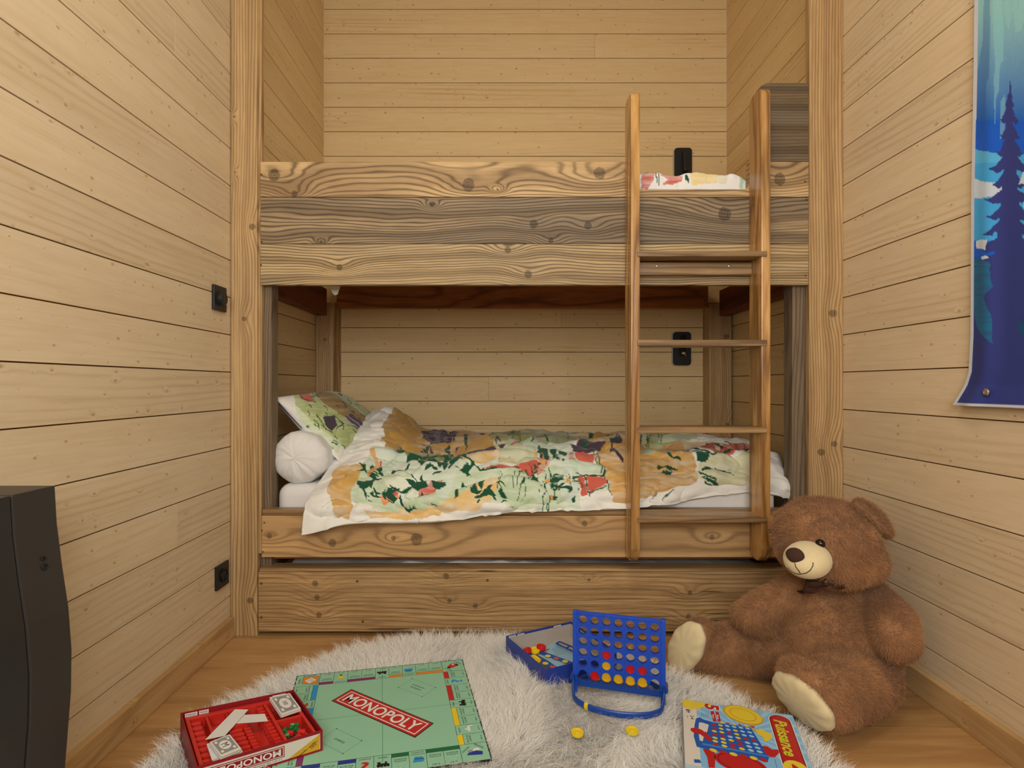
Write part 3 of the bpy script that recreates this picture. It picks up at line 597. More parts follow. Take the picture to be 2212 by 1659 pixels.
PIT = [('p', (176, 190, 120), [(628, 830), (700, 836), (760, 860), (830, 905), (790, 990), (752, 975), (715, 942), (668, 908), (640, 875)], .85), ('p', (196, 214, 168), [(640, 880), (700, 930), (740, 955), (730, 980), (690, 950), (640, 900)], .6),
       ('p', (160, 122, 62), [(675, 842), (720, 848), (770, 885), (795, 905), (775, 915), (735, 895), (700, 870)], .9), ('p', CO, [(643, 847), (668, 850), (681, 864), (665, 868), (648, 860)]),
       ('p', PU, [(697, 901), (722, 898), (730, 920), (716, 930), (702, 918)]), ('p', PU, [(745, 898), (760, 892), (788, 915), (785, 930), (770, 926)]), ('l', (190, 170, 190), [(750, 896), (785, 924)], 1, 2), ('l', (190, 170, 190), [(745, 904), (778, 928)], 1, 2),
       ('l', DG, [(640, 845), (655, 862), (682, 868)], 1, 2), ('l', DG, [(684, 895), (700, 922), (720, 935)], 1, 2), ('l', DG, [(722, 898), (742, 915), (728, 926)], 1, 2)]
rr = random.Random(5)
PIT += strokes(26, 660, 780, 850, 930, 16, .8, 1.8, sp=.5)+strokes(10, 650, 740, 900, 965, 12, .7, 1.8)+leafs(6, 670, 700, 848, 858, 3, 6)
cushion('pillow', [P(592, 858, 2.22), P(735, 998, 2.24), P(822, 925, 2.9), P(722, 850, 2.95)], .085, m_fabric, PIT, (234, 230, 222), 21,
        label='patterned pillow propped against the left end of the lower bunk')
pil = bpy.data.objects['pillow']; mb = MB(); mb.tube([P(601, 869, 2.205), P(614, 884, 2.20), P(636, 908, 2.195), P(652, 925, 2.20)], [(.0035, .0015)]*4, 8)
mb.build('navy_lining', plain('navy_lining', (30, 44, 84), .8, .2), pil)
# white bolster, its gathered end towards the room
nu, nv = 120, 120; th_, tt = np.meshgrid(np.linspace(0, 2*PI, nu), np.linspace(0, 1, nv), indexing='ij')
sgm = np.clip(tt*1.35, 0, 1); rad = .102*np.sin(np.clip(tt/.28, 0, 1)*PI/2)**.75
cq, sq_ = np.cos(th_)*2.2+5, np.sin(th_)*2.2+5
rad = rad*(1+.035*np.cos(th_*2+.6))+.016*(fbm(cq+tt*2, sq_+tt*3, 3)-.5)*np.clip(tt*9, 0, 1)+.006*(fbm(cq*4+tt*3, sq_*4, 6, 2)-.5)*np.exp(-((tt-.12)/.16)**2)*np.clip(tt*14, 0, 1)
yy = 2.155+.05*(1-np.cos(np.clip(tt/.28, 0, 1)*PI/2))+np.clip(tt-.28, 0, 1)*.75+.006*fbm(np.cos(th_)*3, np.sin(th_)*3+tt*9, 8)
end = np.clip((tt-.9)/.1, 0, 1); rad = rad*np.sqrt(np.clip(1-end**2, 0, 1))
G = np.stack([-.79+rad*np.cos(th_)+.04*tt, yy, .642+rad*np.sin(th_)*.98], -1); G[-1] = G[0]
o = link('bolster', fast_mesh('bolster', G.reshape(-1, 3), gridQ(nu, nv)), m_white, None, True); tag(o, 'plump plain white bolster beneath the patterned pillow', 'pillow')

# ================================================================== UPPER BED
mt = soft_box('mattress', -.86, 1.04, 2.16, 3.05, 1.482, 1.62, .04, m_white); tag(mt, 'white mattress hidden behind the guard boards of the upper bunk', 'mattress')
ctrl = []
for x, h in ((-.85, 1.62), (-.4, 1.65), (.0, 1.66), (.35, 1.66), (.46, 1.705), (.55, 1.722), (.64, 1.712), (.72, 1.722), (.82, 1.712), (.87, 1.716), (.93, 1.68), (.99, 1.64)):
    ctrl.append([(x, 2.142, 1.60), (x, 2.145, h-.03), (x, 2.17, h-.006), (x, 2.30, h-.002), (x, 2.65, h-.02), (x, 3.0, h-.04)])
G = catmull(np.array(ctrl), 300); G = np.swapaxes(catmull(np.swapaxes(G, 0, 1), 90), 0, 1); N = gnormal(G); N *= np.where(N[..., 2:3] < 0, -1, 1)
G = G+N*(.006*(1-2*np.abs(2*fbm(G[..., 0]*16, G[..., 1]*9, 5, 3)-1)))[..., None]; G[..., 1] = np.maximum(G[..., 1], 2.14)
me = fast_mesh('duvet', G.reshape(-1, 3), gridQ(300, 90)); rr = random.Random(3); x, y = proj(G.reshape(-1, 3))
UT = [('p', CO, [(1384, 408), (1386, 378), (1402, 368), (1418, 372), (1408, 395), (1396, 410)], .85), ('p', CO, [(1426, 378), (1450, 374), (1476, 382), (1474, 392), (1445, 400), (1430, 398), (1445, 388)], .85), ('l', DG, [(1418, 372), (1420, 395)], 1, 2.2), ('l', DG, [(1384, 376), (1400, 372)], 1, 2),
      ('p', DG, [(1480, 378), (1486, 376), (1490, 396), (1482, 390)]), ('p', (238, 214, 150), [(1490, 372), (1550, 376), (1548, 395), (1495, 400)], .85), ('p', (222, 212, 168), [(1550, 378), (1572, 378), (1568, 396), (1552, 396)], .5), ('p', MG, [(1598, 372), (1606, 372), (1606, 410), (1598, 410)], .9), ('l', DG, [(1423, 376), (1424, 402)], 1, 1.6)]
set_col(me, paint(x, y, (240, 238, 236), UT, 2.5, .09, 6)); o = link('duvet', me, m_fabric, None, True); tag(o, 'puffy white duvet with red and yellow print on the upper bunk', 'duvet')
cushion('pillow', [(.90, 2.45, 1.63), (1.04, 2.22, 1.63), (1.19, 2.45, 1.80), (1.03, 2.72, 1.80)], .05, m_fabric, [('p', LG, [(1560, 300), (1640, 300), (1640, 420), (1560, 420)], .7)], (230, 226, 212), 33, 60, 60,
        label='pale green pillow at the right end of the upper bunk')
mb = MB(); mb.prism([P(712, 600, 2.24), P(737, 600, 2.24), P(734, 620, 2.24), P(729, 636, 2.24), P(722, 637.5, 2.24), P(716, 630, 2.24)], (0, .004, 0), b=.001)
o = mb.build('fabric_tab', m_white); tag(o, 'small white cloth corner hanging under the upper bunk', 'cloth')

# ================================================================== WALL FITTINGS
def reading_lamp(px0, px1, py0, py1, D, tilt, label):
    a = P(px0, py1, D); b = P(px1, py0, D); c = (a+b)/2; r = empty('reading_lamp', (c.x, YB, c.z)); tag(r, label, 'lamp', 'reading lamps on the back wall')
    def rr_(x0, x1, z0, z1, rad): return [(x+rad*math.cos(t), z+rad*math.sin(t)) for x, z, s in ((x1-rad, z1-rad, 0), (x0+rad, z1-rad, 1), (x0+rad, z0+rad, 2), (x1-rad, z0+rad, 3)) for t in [PI/2*(s+i/5) for i in range(6)]]
    mb = MB(); mb.prism([(x, YB-.001, z) for x, z in rr_(a.x-.004, b.x+.001, a.z-.003, b.z+.003, .02)], (0, -.011, 0), b=.001); mb.build('backing_plate', plain('pale_backing', (196, 186, 168), .5), r, recalc=True)
    mb = MB(); mb.prism([(x, YB-.0125, z) for x, z in rr_(a.x, b.x, a.z, b.z, .018)], (0, -.008, 0), b=.001); mb.build('front_plate', m_blackm, r, recalc=True)
    top = Vector((c.x+.004, YB-.034, c.z+(b.z-a.z)*.36)); d = Vector(tilt).normalized(); tip = top+d*.112
    mb = MB(); mb.tube([top, top+d*.004, tip-d*.003, tip], [.0125, .0145, .0145, .0135], 20); mb.tube([(c.x+.004, YB-.02, top.z-.02), (c.x+.004, YB-.034, top.z-.02)], .006, 12)
    h = mb.build('lamp_head', m_blackm, r, recalc=True)
    mb = MB(); mb.tube([tip, tip+d*.0012], .0105, 18); mb.build('lens', m_chrome, h)
    mb = MB(); q = Vector((c.x+.016, YB-.021, c.z-(b.z-a.z)*.2)); mb.tube([q, q-Vector((0, .006, 0))], .005, 14); mb.build('switch_button', m_chrome, r)
reading_lamp(1457, 1495, 319, 391, 3.18, (0, -.12, -1), 'slim black reading lamp on the back wall above the upper bunk')
reading_lamp(1454, 1493, 717, 789, 3.18, (-.16, -.5, -.85), 'slim black reading lamp on the back wall seen behind the ladder')
def wallplate(name, y0, y1, z0, z1, label, cat):
    r = empty(name, (XL, (y0+y1)/2, (z0+z1)/2)); tag(r, label, cat)
    mb = MB(); mb.box(XL, XL+.010, y0, y1, z0, z1, b=.002); mb.build('cover_plate', m_black, r); return r, Vector((XL+.010, (y0+y1)/2, (z0+z1)/2))
r, c = wallplate('dimmer_switch', 1.968, 2.056, 1.180, 1.267, 'square black rotary dimmer on the left wall', 'switch')
mb = MB(); mb.lathe([(.001, 0), (.027, 0), (.027, .002), (.0245, .003), (.0235, .012), (.0215, .0145), (.001, .0145)], Matrix.Translation(c) @ Matrix.Rotation(PI/2, 4, 'Y'), 36); mb.build('dial', m_black, r, recalc=True)
r, c = wallplate('power_socket', 1.988, 2.074, .206, .289, 'square black socket low on the left wall', 'socket')
mb = MB(); mb.lathe([(.0195, .0), (.0225, 0), (.0225, .004), (.0195, .004), (.019, -.006), (.001, -.006)], Matrix.Translation(c+Vector((.0025, 0, 0))) @ Matrix.Rotation(PI/2, 4, 'Y'), 36); mb.build('socket_well', m_blackm, r, recalc=True)
mb = MB(); mb.lathe([(.0005, 0), (.0026, 0), (.0024, .009), (.0005, .01)], Matrix.Translation(c+Vector((-.002, 0, .010))) @ Matrix.Rotation(PI/2, 4, 'Y'), 14); mb.build('earth_pin', m_chrome, r, recalc=True)

# banner on the right wall
nu, nv = 300, 560; ya, yb = 1.56, .55; za, zb = .865, 2.45
s, t = np.meshgrid(np.linspace(0, 1, nu)**1.25, np.linspace(0, 1, nv), indexing='ij')
zc_ = zb+(za-zb)*t; left = np.interp(zc_, [.865, .905, .955, 1.05, 1.4, 1.75, 2.45], [1.560, 1.540, 1.520, 1.514, 1.512, 1.504, 1.495])
yy = left+(yb-left)*s; bow = .010+.010*np.exp(-((s-.06)/.03)**2)*np.clip((t-.3)*2, 0, 1)+.012*np.clip((t-.965)/.035, 0, 1)+.004*fbm(s*9, t*1.5, 4)
zc_ = zc_+np.where(t > .97, 1, 0)*0+.010*s*(t > .9)*(t-.9)*0
G = np.stack([XR-bow, yy, zc_], -1); gx, gy = proj(G.reshape(-1, 3))
NAVY, ROY, CY_, AQ, ICE = (54, 64, 136), (26, 96, 214), (70, 172, 242), (120, 200, 222), (206, 220, 238)
C = np.zeros((gx.size, 3)); q = np.clip(gy/870, -1, 1)
st = fbm(gx*.045, gy*.004, 12)
for c_, y0_, y1_ in ((AQ, -900, 60), ((74, 168, 206), 60, 160), ((40, 120, 208), 160, 260), (ROY, 260, 330), (CY_, 330, 520), (ROY, 520, 600), ((54, 72, 150), 600, 2000)):
    k = (gy >= y0_) & (gy < y1_); C[k] = lin(c_)
C0 = C.copy(); top = gy < 260; mixw = np.clip(1-(gy+20)/280, 0, 1)
blend = np.clip((gy-20)/240, 0, 1)[:, None]; C[top] = (np.array(lin((146, 200, 206)))*(1-blend)+np.array(lin((34, 104, 200)))*blend)[top]
C = np.where(((st > .6) & (gy < 300))[:, None], C*.6+np.array(lin((150, 214, 214)))*.4, C); C = np.where(((st < .36) & (gy < 300))[:, None], C*.6+np.array(lin((24, 88, 176)))*.4, C)
def over(items, C, jit, sd):
    base = C.copy(); L = paint(gx, gy, (1, 2, 3), items, jit, .05, sd); m = np.abs(L-np.array(lin((1, 2, 3)))).sum(1) > 1e-9; base[m] = L[m]; return base
BI = [('p', ICE, [(2100, 385), (2150, 395), (2172, 405), (2150, 425), (2100, 430)]), ('p', CY_, [(2100, 430), (2155, 470), (2100, 520)]), ('p', (92, 186, 240), [(2100, 320), (2165, 335), (2160, 350), (2100, 352)])]
tx = 2182
def fir(cx_, top_, bot_, w0, w1, col, seed):
    r_ = random.Random(seed); L = []; n_ = 13
    L.append(('p', col, [(cx_, top_-12), (cx_+w0*.10, top_+(bot_-top_)*.4), (cx_+w1*.35, bot_-80), (cx_+w1*.8, bot_), (cx_-w1*.8, bot_), (cx_-w1*.35, bot_-80), (cx_-w0*.10, top_+(bot_-top_)*.4)]))
    for i in range(n_):
        f = (i+1)/n_; yb_ = top_+(bot_-top_)*f; w_ = (w0+(w1-w0)*f)*f*r_.uniform(.75, 1.15)+4; hh = (bot_-top_)/n_*1.25
        for sg in (-1, 1): L.append(('p', col, [(cx_, yb_-hh*1.3), (cx_+sg*w_*.35, yb_-hh*.55), (cx_+sg*w_*.75, yb_-hh*.05), (cx_+sg*w_, yb_+hh*.12-r_.uniform(0, 8)), (cx_+sg*w_*.62, yb_+hh*.22), (cx_+sg*w_*.4, yb_+hh*.12), (cx_, yb_+hh*.1)]))
    return L
BI += fir(2182, 190, 640, 105, 96, NAVY, 3)+fir(2330, 90, 700, 90, 130, NAVY, 8)+fir(2520, 30, 800, 120, 170, (30, 50, 120), 9)+fir(2800, 60, 900, 150, 250, NAVY, 10)
BI += [('p', ICE, [(2210, 372), (2225, 360), (2225, 400), (2204, 396)]), ('p', ICE, [(2212, 430), (2222, 425), (2222, 455), (2208, 448)]), ('e', CY_, [(2151, 507), (5, 6)]), ('p', ICE, [(2110, 520), (2135, 520), (2132, 540), (2112, 538)]), ('e', ICE, [(2129, 558), (9, 4)])]
BI += [('p', (54, 64, 136), [(2060, 585), (2260, 560), (4200, 500), (4200, 1400), (2060, 1400)]), ('p', (34, 116, 160), [(2100, 555), (2140, 570), (2138, 600), (2146, 620), (2125, 640), (2140, 680), (2146, 745), (2115, 720), (2100, 650)], .75), ('p', (22, 84, 124), [(2196, 690), (2212, 700), (2230, 740), (2205, 720)], .8)]
C = over(BI, C, 4, 5)
wdt_l = (left-yy); edge_m = (wdt_l < .012) | (zc_ < za+.008)
C[edge_m.ravel()] = lin((206, 208, 220))
me = fast_mesh('wall_banner', G.reshape(-1, 3), gridQ(nu, nv)); set_col(me, C)
bn = empty('forest_banner', (XR, 1.2, 1.6)); tag(bn, 'blue fabric banner with fir tree silhouettes hanging on the right wall', 'banner')
me.name = 'banner_cloth'; o = link('cloth', me, m_banner, bn, True); md = o.modifiers.new('s', 'SOLIDIFY'); md.thickness = .0012
gp = Vector((XR-.026, 1.245*1240/(2127-CX)*.975, 0)); gp.z = HC-(847-CY)*gp.y/F
mb = MB(); mb.lathe([(.0045, 0), (.0095, 0), (.0095, .002), (.007, .004), (.0045, .003)], Matrix.Translation(gp) @ Matrix.Rotation(-PI/2, 4, 'Y'), 20); mb.build('eyelet', m_chrome, bn, recalc=True)

# ================================================================== BLACK CABINET at the left
cb = empty('black_cabinet', (-.92, .85, 0)); tag(cb, 'dark charcoal cabinet with a bulging side against the left wall', 'cabinet')
m_char = plain('charcoal_shell', (54, 51, 49), .42, .4); m_char2 = plain('charcoal_shell_dark', (42, 42, 43), .38, .45)
prof = [(-.850, .729), (-.846, .66), (-.836, .58), (-.824, .50), (-.818, .42), (-.819, .34), (-.826, .25), (-.834, .15), (-.842, .05), (-.846, .002)]
def slab(y0, y1, grow, name, m):
    out = [(-.992, .0), (-.992, .729+grow)]+[(x+grow, z+grow*(1 if i == 0 else 0)) for i, (x, z) in enumerate(prof)]
    mb = MB(); mb.prism([(x, y0, z) for x, z in out], (0, y1-y0, 0), b=.003); return mb.build(name, m, cb, recalc=True)
slab(.45, .990, 0, 'main_shell', m_char2); sb = slab(.9925, 1.088, .001, 'rear_shell', m_char)
for px, py, r_ in ((91, 1206.5, .0045), (94, 1224.5, .0065)):
    D = 1.044; z = HC-(py-CY)*D/F; xs = np.interp(z, [p_[1] for p_ in prof[::-1]], [p_[0] for p_ in prof[::-1]])
    D = xs*F/(px-CX); z = HC-(py-CY)*D/F
    mb = MB(); mb.lathe([(r_*.55, -.002), (r_*.6, .001), (r_, .0015), (r_*.95, .003), (r_*.62, .003), (r_*.5, -.001)], Matrix.Translation((xs+.0005, D, z)) @ Matrix.Rotation(PI/2, 4, 'Y'), 20); mb.build('socket_hole', m_black, sb, recalc=True)

# ================================================================== SHAGGY RUG
def ribbons(R, Nn, B, length, width, curl=.3, segs=4, seed=0):
    """tapered blades. R: roots (n,3); Nn: growth direction; B: bend direction; arrays"""
    g = np.random.default_rng(seed); n = len(R); t = np.linspace(0, 1, segs+1)
    side = np.cross(Nn, g.normal(size=(n, 3))); side /= np.linalg.norm(side, axis=1, keepdims=True)+1e-9
    cur = g.uniform(-1, 1, (n, 1)); L = length[:, None]
    V = np.empty((n, segs+1, 2, 3), np.float32)
    ph = g.uniform(0, 6.28, (n, 1))
    for i, tt_ in enumerate(t):
        p = R+Nn*L*(tt_-.35*tt_*tt_*np.linalg.norm(B, axis=1, keepdims=True))+B*L*tt_**1.6+side*L*curl*.25*np.sin(ph+tt_*4.5)*tt_
        wv = side*(width[:, None]*(1-tt_**1.5)*.5+width[:, None]*.06)
        V[:, i, 0] = p-wv; V[:, i, 1] = p+wv
    idx = np.arange(n*(segs+1)*2).reshape(n, segs+1, 2)
    Q = np.stack([idx[:, :-1, 0], idx[:, :-1, 1], idx[:, 1:, 1], idx[:, 1:, 0]], -1).reshape(-1, 4)
    return V.reshape(-1, 3), Q
RC = (-.045, 1.255); RR = .80
def rug_r(a): return RR*(1+.03*np.sin(a*3+1)+.015*np.sin(a*7))
rug = empty('shaggy_rug', (RC[0], RC[1], 0)); tag(rug, 'round cream shaggy rug on the floor under the games', 'rug')
m_rugb = plain('rug_backing', (196, 184, 166), .95, .1)
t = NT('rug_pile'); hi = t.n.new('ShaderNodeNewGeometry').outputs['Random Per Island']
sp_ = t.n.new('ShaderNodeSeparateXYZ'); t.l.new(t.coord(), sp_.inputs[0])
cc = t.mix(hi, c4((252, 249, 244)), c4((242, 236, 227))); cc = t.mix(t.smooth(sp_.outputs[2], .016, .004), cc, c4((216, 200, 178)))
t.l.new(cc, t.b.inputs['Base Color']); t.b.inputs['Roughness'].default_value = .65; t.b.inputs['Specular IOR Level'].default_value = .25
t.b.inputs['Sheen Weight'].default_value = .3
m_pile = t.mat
mb = MB(); n = 90; mb.prism([(RC[0]+rug_r(2*PI*i/n)*math.cos(2*PI*i/n), RC[1]+rug_r(2*PI*i/n)*math.sin(2*PI*i/n), .001) for i in range(n)], (0, 0, .009)); mb.build('backing', m_rugb, rug, recalc=True)
g = np.random.default_rng(5); nc = 15000
a = g.uniform(0, 2*PI, nc*2); r = np.sqrt(g.uniform(0, 1, nc*2)); X = RC[0]+r*rug_r(a)*np.cos(a); Y = RC[1]+r*rug_r(a)*np.sin(a)
keep = (Y > 1.12) | (g.uniform(size=nc*2) < .18); X, Y, a, r = X[keep][:nc], Y[keep][:nc], a[keep][:nc], r[keep][:nc]
nc = len(X); ns = 14
flow = fbm(X*2.6, Y*2.6, 40, 2)*2*PI*2.2; bx_, by_ = np.cos(flow), np.sin(flow)
ed = np.clip((r-.86)/.14, 0, 1); bx_ = bx_*(1-ed*.75)+np.cos(a)*ed; by_ = by_*(1-ed*.75)+np.sin(a)*ed
CXr = np.repeat(X, ns); CYr = np.repeat(Y, ns); ox, oy = g.normal(0, .0050, nc*ns), g.normal(0, .0050, nc*ns)
R = np.stack([CXr+ox, CYr+oy, np.full(nc*ns, .009)], -1)
Lc = np.repeat(g.uniform(.030, .052, nc), ns)*g.uniform(.7, 1.15, nc*ns)
bend = np.repeat(g.uniform(.5, 1.25, nc), ns)[:, None]
B = np.stack([np.repeat(bx_, ns), np.repeat(by_, ns), np.zeros(nc*ns)], -1)+np.repeat(g.normal(0, .35, (nc, 3)), ns, 0)*[1, 1, 0]
B = B*bend-np.stack([ox, oy, 0*ox], -1)/Lc[:, None]*.95
Nn = np.tile([0, 0, 1.0], (nc*ns, 1))+g.normal(0, .08, (nc*ns, 3))
blk = lambda px, py, z, h: on_z(px, py, z)
V, Q = ribbons(R, Nn, B, Lc, g.uniform(.0007, .0014, nc*ns), .9, 5, 8)
V[:, 2] = np.maximum(V[:, 2], .003)
RUGV, RUGQ, NBL = V, Q, nc*ns
ROOT = R

# ================================================================== BOARD GAME on the rug
ZB = .030
A_, B_, C_ = on_z(638.8, 1460.4, ZB), on_z(995.2, 1424.6, ZB), on_z(1066.9, 1640.4, ZB)
U = (B_-A_); S = .512; U.normalize(); Vd = Vector((-U.y, U.x, 0)).normalized()        # V points away from the viewer
cen = (A_+C_)/2
bd = empty('board_game_board', (cen.x, cen.y, 0)); tag(bd, 'open mint green square game board with a slanting red title band on the rug', 'game board')
m_mint = plain('board_mint', (150, 206, 176), .38, .4); m_ink = plain('ink_black', (18, 20, 20), .5); m_redp = plain('print_red', (196, 38, 40), .45); m_wht = plain('print_white', (236, 234, 228), .5)
m_org = plain('print_orange', (226, 140, 40), .5); m_pur = plain('print_magenta', (132, 44, 112), .5); m_lbl = plain('print_skyblue', (40, 150, 216), .5); m_yel = plain('print_yellow', (240, 210, 40), .5)
m_grn = plain('print_green', (22, 110, 68), .5); m_nav = plain('print_navy', (34, 54, 150), .5); m_blk = plain('board_edge', (22, 24, 24), .6); m_skin = plain('print_grey', (150, 150, 152), .5)
mb = MB(); c0 = cen-U*S/2-Vd*S/2
for i in range(2):
    for j in range(2):
        q0 = c0+U*(S/2*i+.0004)+Vd*(S/2*j+.0004); a1 = U*(S/2-.0008); b1 = Vd*(S/2-.0008)
        mb.prism([q0-Vector((0, 0, .003)), q0+a1-Vector((0, 0, .003)), q0+a1+b1-Vector((0, 0, .003)), q0+b1-Vector((0, 0, .003))], (0, 0, .003), b=.0004)
mb.build('board', m_blk, bd, recalc=True)
pr = Print(c0, U, Vd); e = .004; T0 = .067; tw = (S-2*e-2*T0)/9
pr.rect(e, e, S-e, S-e, m_mint, 1)
for a_, b_ in (((S/2, e), (S/2, S-e)), ((e, S/2), (S-e, S/2))): pr.line(a_, b_, .0009, m_grn, 1.6)
ib = e+T0
for p_, q_ in (((ib, e), (ib, S-e)), ((S-ib, e), (S-ib, S-e)), ((e, ib), (S-e, ib)), ((e, S-ib), (S-e, S-ib))): pr.line(p_, q_, .0011, m_ink, 2)
import itertools
class Tile:
    """local frame of one edge tile: x along the edge, y from the outer edge inwards; text stands with its foot outwards"""
    def __init__(s, side, i):
        x0 = ib+i*tw if i >= 0 else e
        s.side = side; s.i = i; s.w = tw
        s.o, s.dx, s.dy = {'far': ((S-ib-i*tw, S-e), (-1, 0), (0, -1)), 'near': ((ib+i*tw, e), (1, 0), (0, 1)),
                           'right': ((S-e, ib+i*tw), (0, 1), (-1, 0)), 'left': ((e, S-ib-i*tw), (0, -1), (1, 0))}[side]
        s.rot = {'far': PI, 'near': 0, 'right': PI/2, 'left': -PI/2}[side]
    def c(s, x, y): return (s.o[0]+s.dx[0]*x+s.dy[0]*y, s.o[1]+s.dx[1]*x+s.dy[1]*y)
    def poly(s, pts, m, k): pr.poly([s.c(*p) for p in pts], m, k)
    def text(s, t_, x, y, w_, h_, m, k=3, bold=0): cx_, cy_ = s.c(x, y); pr.text(t_, cx_, cy_, w_, h_, m, k, s.rot, bold)
def bar(T, m): T.poly([(0, T0-.014), (tw, T0-.014), (tw, T0), (0, T0)], m, 2.2); pr.line(T.c(0, T0-.014), T.c(tw, T0-.014), .0009, m_ink, 2.6)
def lines(T, l1, l2, price, y=.043): T.text(l1, tw/2, y, .030, .0042, m_ink); T.text(l2, tw/2, y-.007, .026, .0042, m_ink); T.text(price, tw/2, .008, .018, .0038, m_ink)
def engine(T):
    T.poly([(.006, .028), (.036, .028), (.036, .033), (.030, .035), (.031, .042), (.026, .042), (.025, .036), (.016, .036), (.016, .042), (.007, .042), (.009, .036)], m_ink, 3)
    for x in (.011, .018, .026, .033): cx_, cy_ = T.c(x, .0265); pr.ell(cx_, cy_, .0034, .0034, m_ink, 3, n=14)
def chest(T):
    T.poly([(.008, .024), (.033, .024), (.036, .034), (.011, .036)], m_lbl, 3); T.poly([(.011, .037), (.036, .035), (.030, .043), (.014, .044)], m_lbl, 3); T.poly([(.012, .0355), (.034, .034), (.034, .036), (.012, .0375)], m_ink, 3.4)
def chance(T, m): T.text('?', tw/2, .033, .020, .034, m, 3, .02)
SEQ = {'far': ['o', 'o', 'C', 'o', 'S', 'p', 'p', 'B', 'p'], 'right': ['y', 'W', 'y', 'y', 'S', 'r', 'r', '?', 'r'], 'near': ['n', 'X', 'n', '?', 'S', 'g', 'C', 'g', 'g'], 'left': ['l', 'l', '?', 'l', 'S', 'X', 'v', 'C', 'v']}
CM = {'o': m_org, 'p': m_pur, 'y': m_yel, 'r': m_redp, 'n': m_nav, 'g': m_grn, 'l': m_lbl, 'v': m_pur}
NMS = {'o': ('AVENUE', 'MOZART'), 'p': ('RUE DE', 'PARADIS'), 'y': ('PLACE DE', 'LA BOURSE'), 'r': ('AVENUE', 'MATIGNON'), 'n': ('RUE DE', 'LA PAIX'), 'g': ('AVENUE', 'FOCH'), 'l': ('RUE DE', 'COURCELLES'), 'v': ('RUE', 'LECOURBE')}
for side, seq in SEQ.items():
    for i, c in enumerate(seq):
        T = Tile(side, i); pr.line(T.c(0, 0), T.c(0, T0), .0009, m_ink, 2); pr.line(T.c(tw, 0), T.c(tw, T0), .0009, m_ink, 2)
        if c in CM: bar(T, CM[c]); lines(T, *NMS[c], '180 €')
        elif c == 'S': engine(T); T.text('GARE', tw/2, .058, .022, .0045, m_ink); T.text('200 €', tw/2, .008, .018, .0038, m_ink)
        elif c == 'C': chest(T); T.text('CAISSE DE', tw/2, .060, .030, .004, m_ink); T.text('COMMUNAUTÉ', tw/2, .053, .034, .004, m_ink)
        elif c == '?': chance(T, m_lbl if side == 'right' else m_redp); T.text('CHANCE', tw/2, .060, .028, .0045, m_ink)
        elif c == 'B':
            cx_, cy_ = T.c(tw/2, .034); pr.ell(cx_, cy_, .0075, .010, m_yel, 3); cx_, cy_ = T.c(tw/2, .022); pr.ell(cx_, cy_, .004, .004, m_ink, 3.3, n=12); T.text('COMPAGNIE', tw/2, .060, .032, .004, m_ink); T.text('150 €', tw/2, .008, .018, .0038, m_ink)
        elif c == 'W':
            T.poly([(.010, .030), (.030, .030), (.033, .022), (.036, .022), (.034, .036), (.024, .037), (.024, .043), (.018, .043), (.018, .037), (.010, .037)], m_wht, 3); T.text('EAUX', tw/2, .058, .022, .004, m_ink); T.text('150 €', tw/2, .008, .018, .0038, m_ink)
        else:
            T.text('TAXE DE', tw/2, .052, .028, .0045, m_ink); T.text('LUXE', tw/2, .044, .020, .0045, m_ink); T.text('75 €', tw/2, .008, .018, .0038, m_ink)
# corners: visit (far left), parking (far right), go to prison (near right), start (near left)
y0 = S-e
pr.poly([(e+.018, y0-.056+.006), (e+.063, y0-.062), (e+.063, y0-.012), (e+.018, y0-.012)], m_org, 2.4); pr.outline([(e+.018, y0-.050), (e+.063, y0-.062), (e+.063, y0-.012), (e+.018, y0-.012)], .001, m_ink, 2.8)
pr.poly([(e+.040, y0-.052), (e+.058, y0-.036), (e+.042, y0-.018), (e+.024, y0-.034)], m_wht, 3)
for k_ in range(4): pr.line((e+.030+k_*.005, y0-.040-k_*.003+.004), (e+.044+k_*.003, y0-.024-k_*.004), .0012, m_ink, 3.4)
pr.text('SIMPLE', e+.036, y0-.006, .036, .005, m_ink, 3, PI); pr.text('VISITE', e+.009, y0-.034, .030, .005, m_ink, 3, -PI/2)
cx_, cy_ = S-e-.034, S-e-.034
pr.text('PARC', cx_+.018, cy_+.018, .030, .006, m_ink, 3, PI*.75); pr.text('GRATUIT', cx_-.016, cy_-.020, .030, .005, m_ink, 3, PI*.75)
pr.ell(cx_, cy_, .020, .010, m_redp, 3, .5); pr.ell(cx_+.001, cy_+.006, .010, .009, m_redp, 3.2); pr.ell(cx_-.012, cy_-.010, .005, .005, m_ink, 3.5, n=14); pr.ell(cx_+.014, cy_+.002, .005, .005, m_ink, 3.5, n=14); pr.ell(cx_+.002, cy_+.007, .004, .004, m_wht, 3.6, n=14)
cx_, cy_ = S-e-.034, e+.034
pr.text('ALLEZ EN', cx_-.020, cy_+.012, .026, .005, m_ink, 3, PI/4); pr.text('PRISON', cx_+.014, cy_+.020, .028, .006, m_ink, 3, -PI/4)
pr.poly([(cx_-.020, cy_-.010), (cx_+.018, cy_-.014), (cx_+.020, cy_-.002), (cx_+.004, cy_+.004), (cx_-.012, cy_+.002)], m_nav, 3); pr.poly([(cx_-.004, cy_+.002), (cx_+.016, cy_+.006), (cx_+.012, cy_+.014), (cx_, cy_+.012)], m_wht, 3.3); pr.ell(cx_-.010, cy_+.004, .006, .005, m_skin, 3.4, n=14)
pr.text('DÉPART', e+.034, e+.034, .05, .014, m_redp, 3, -PI/4, .01)
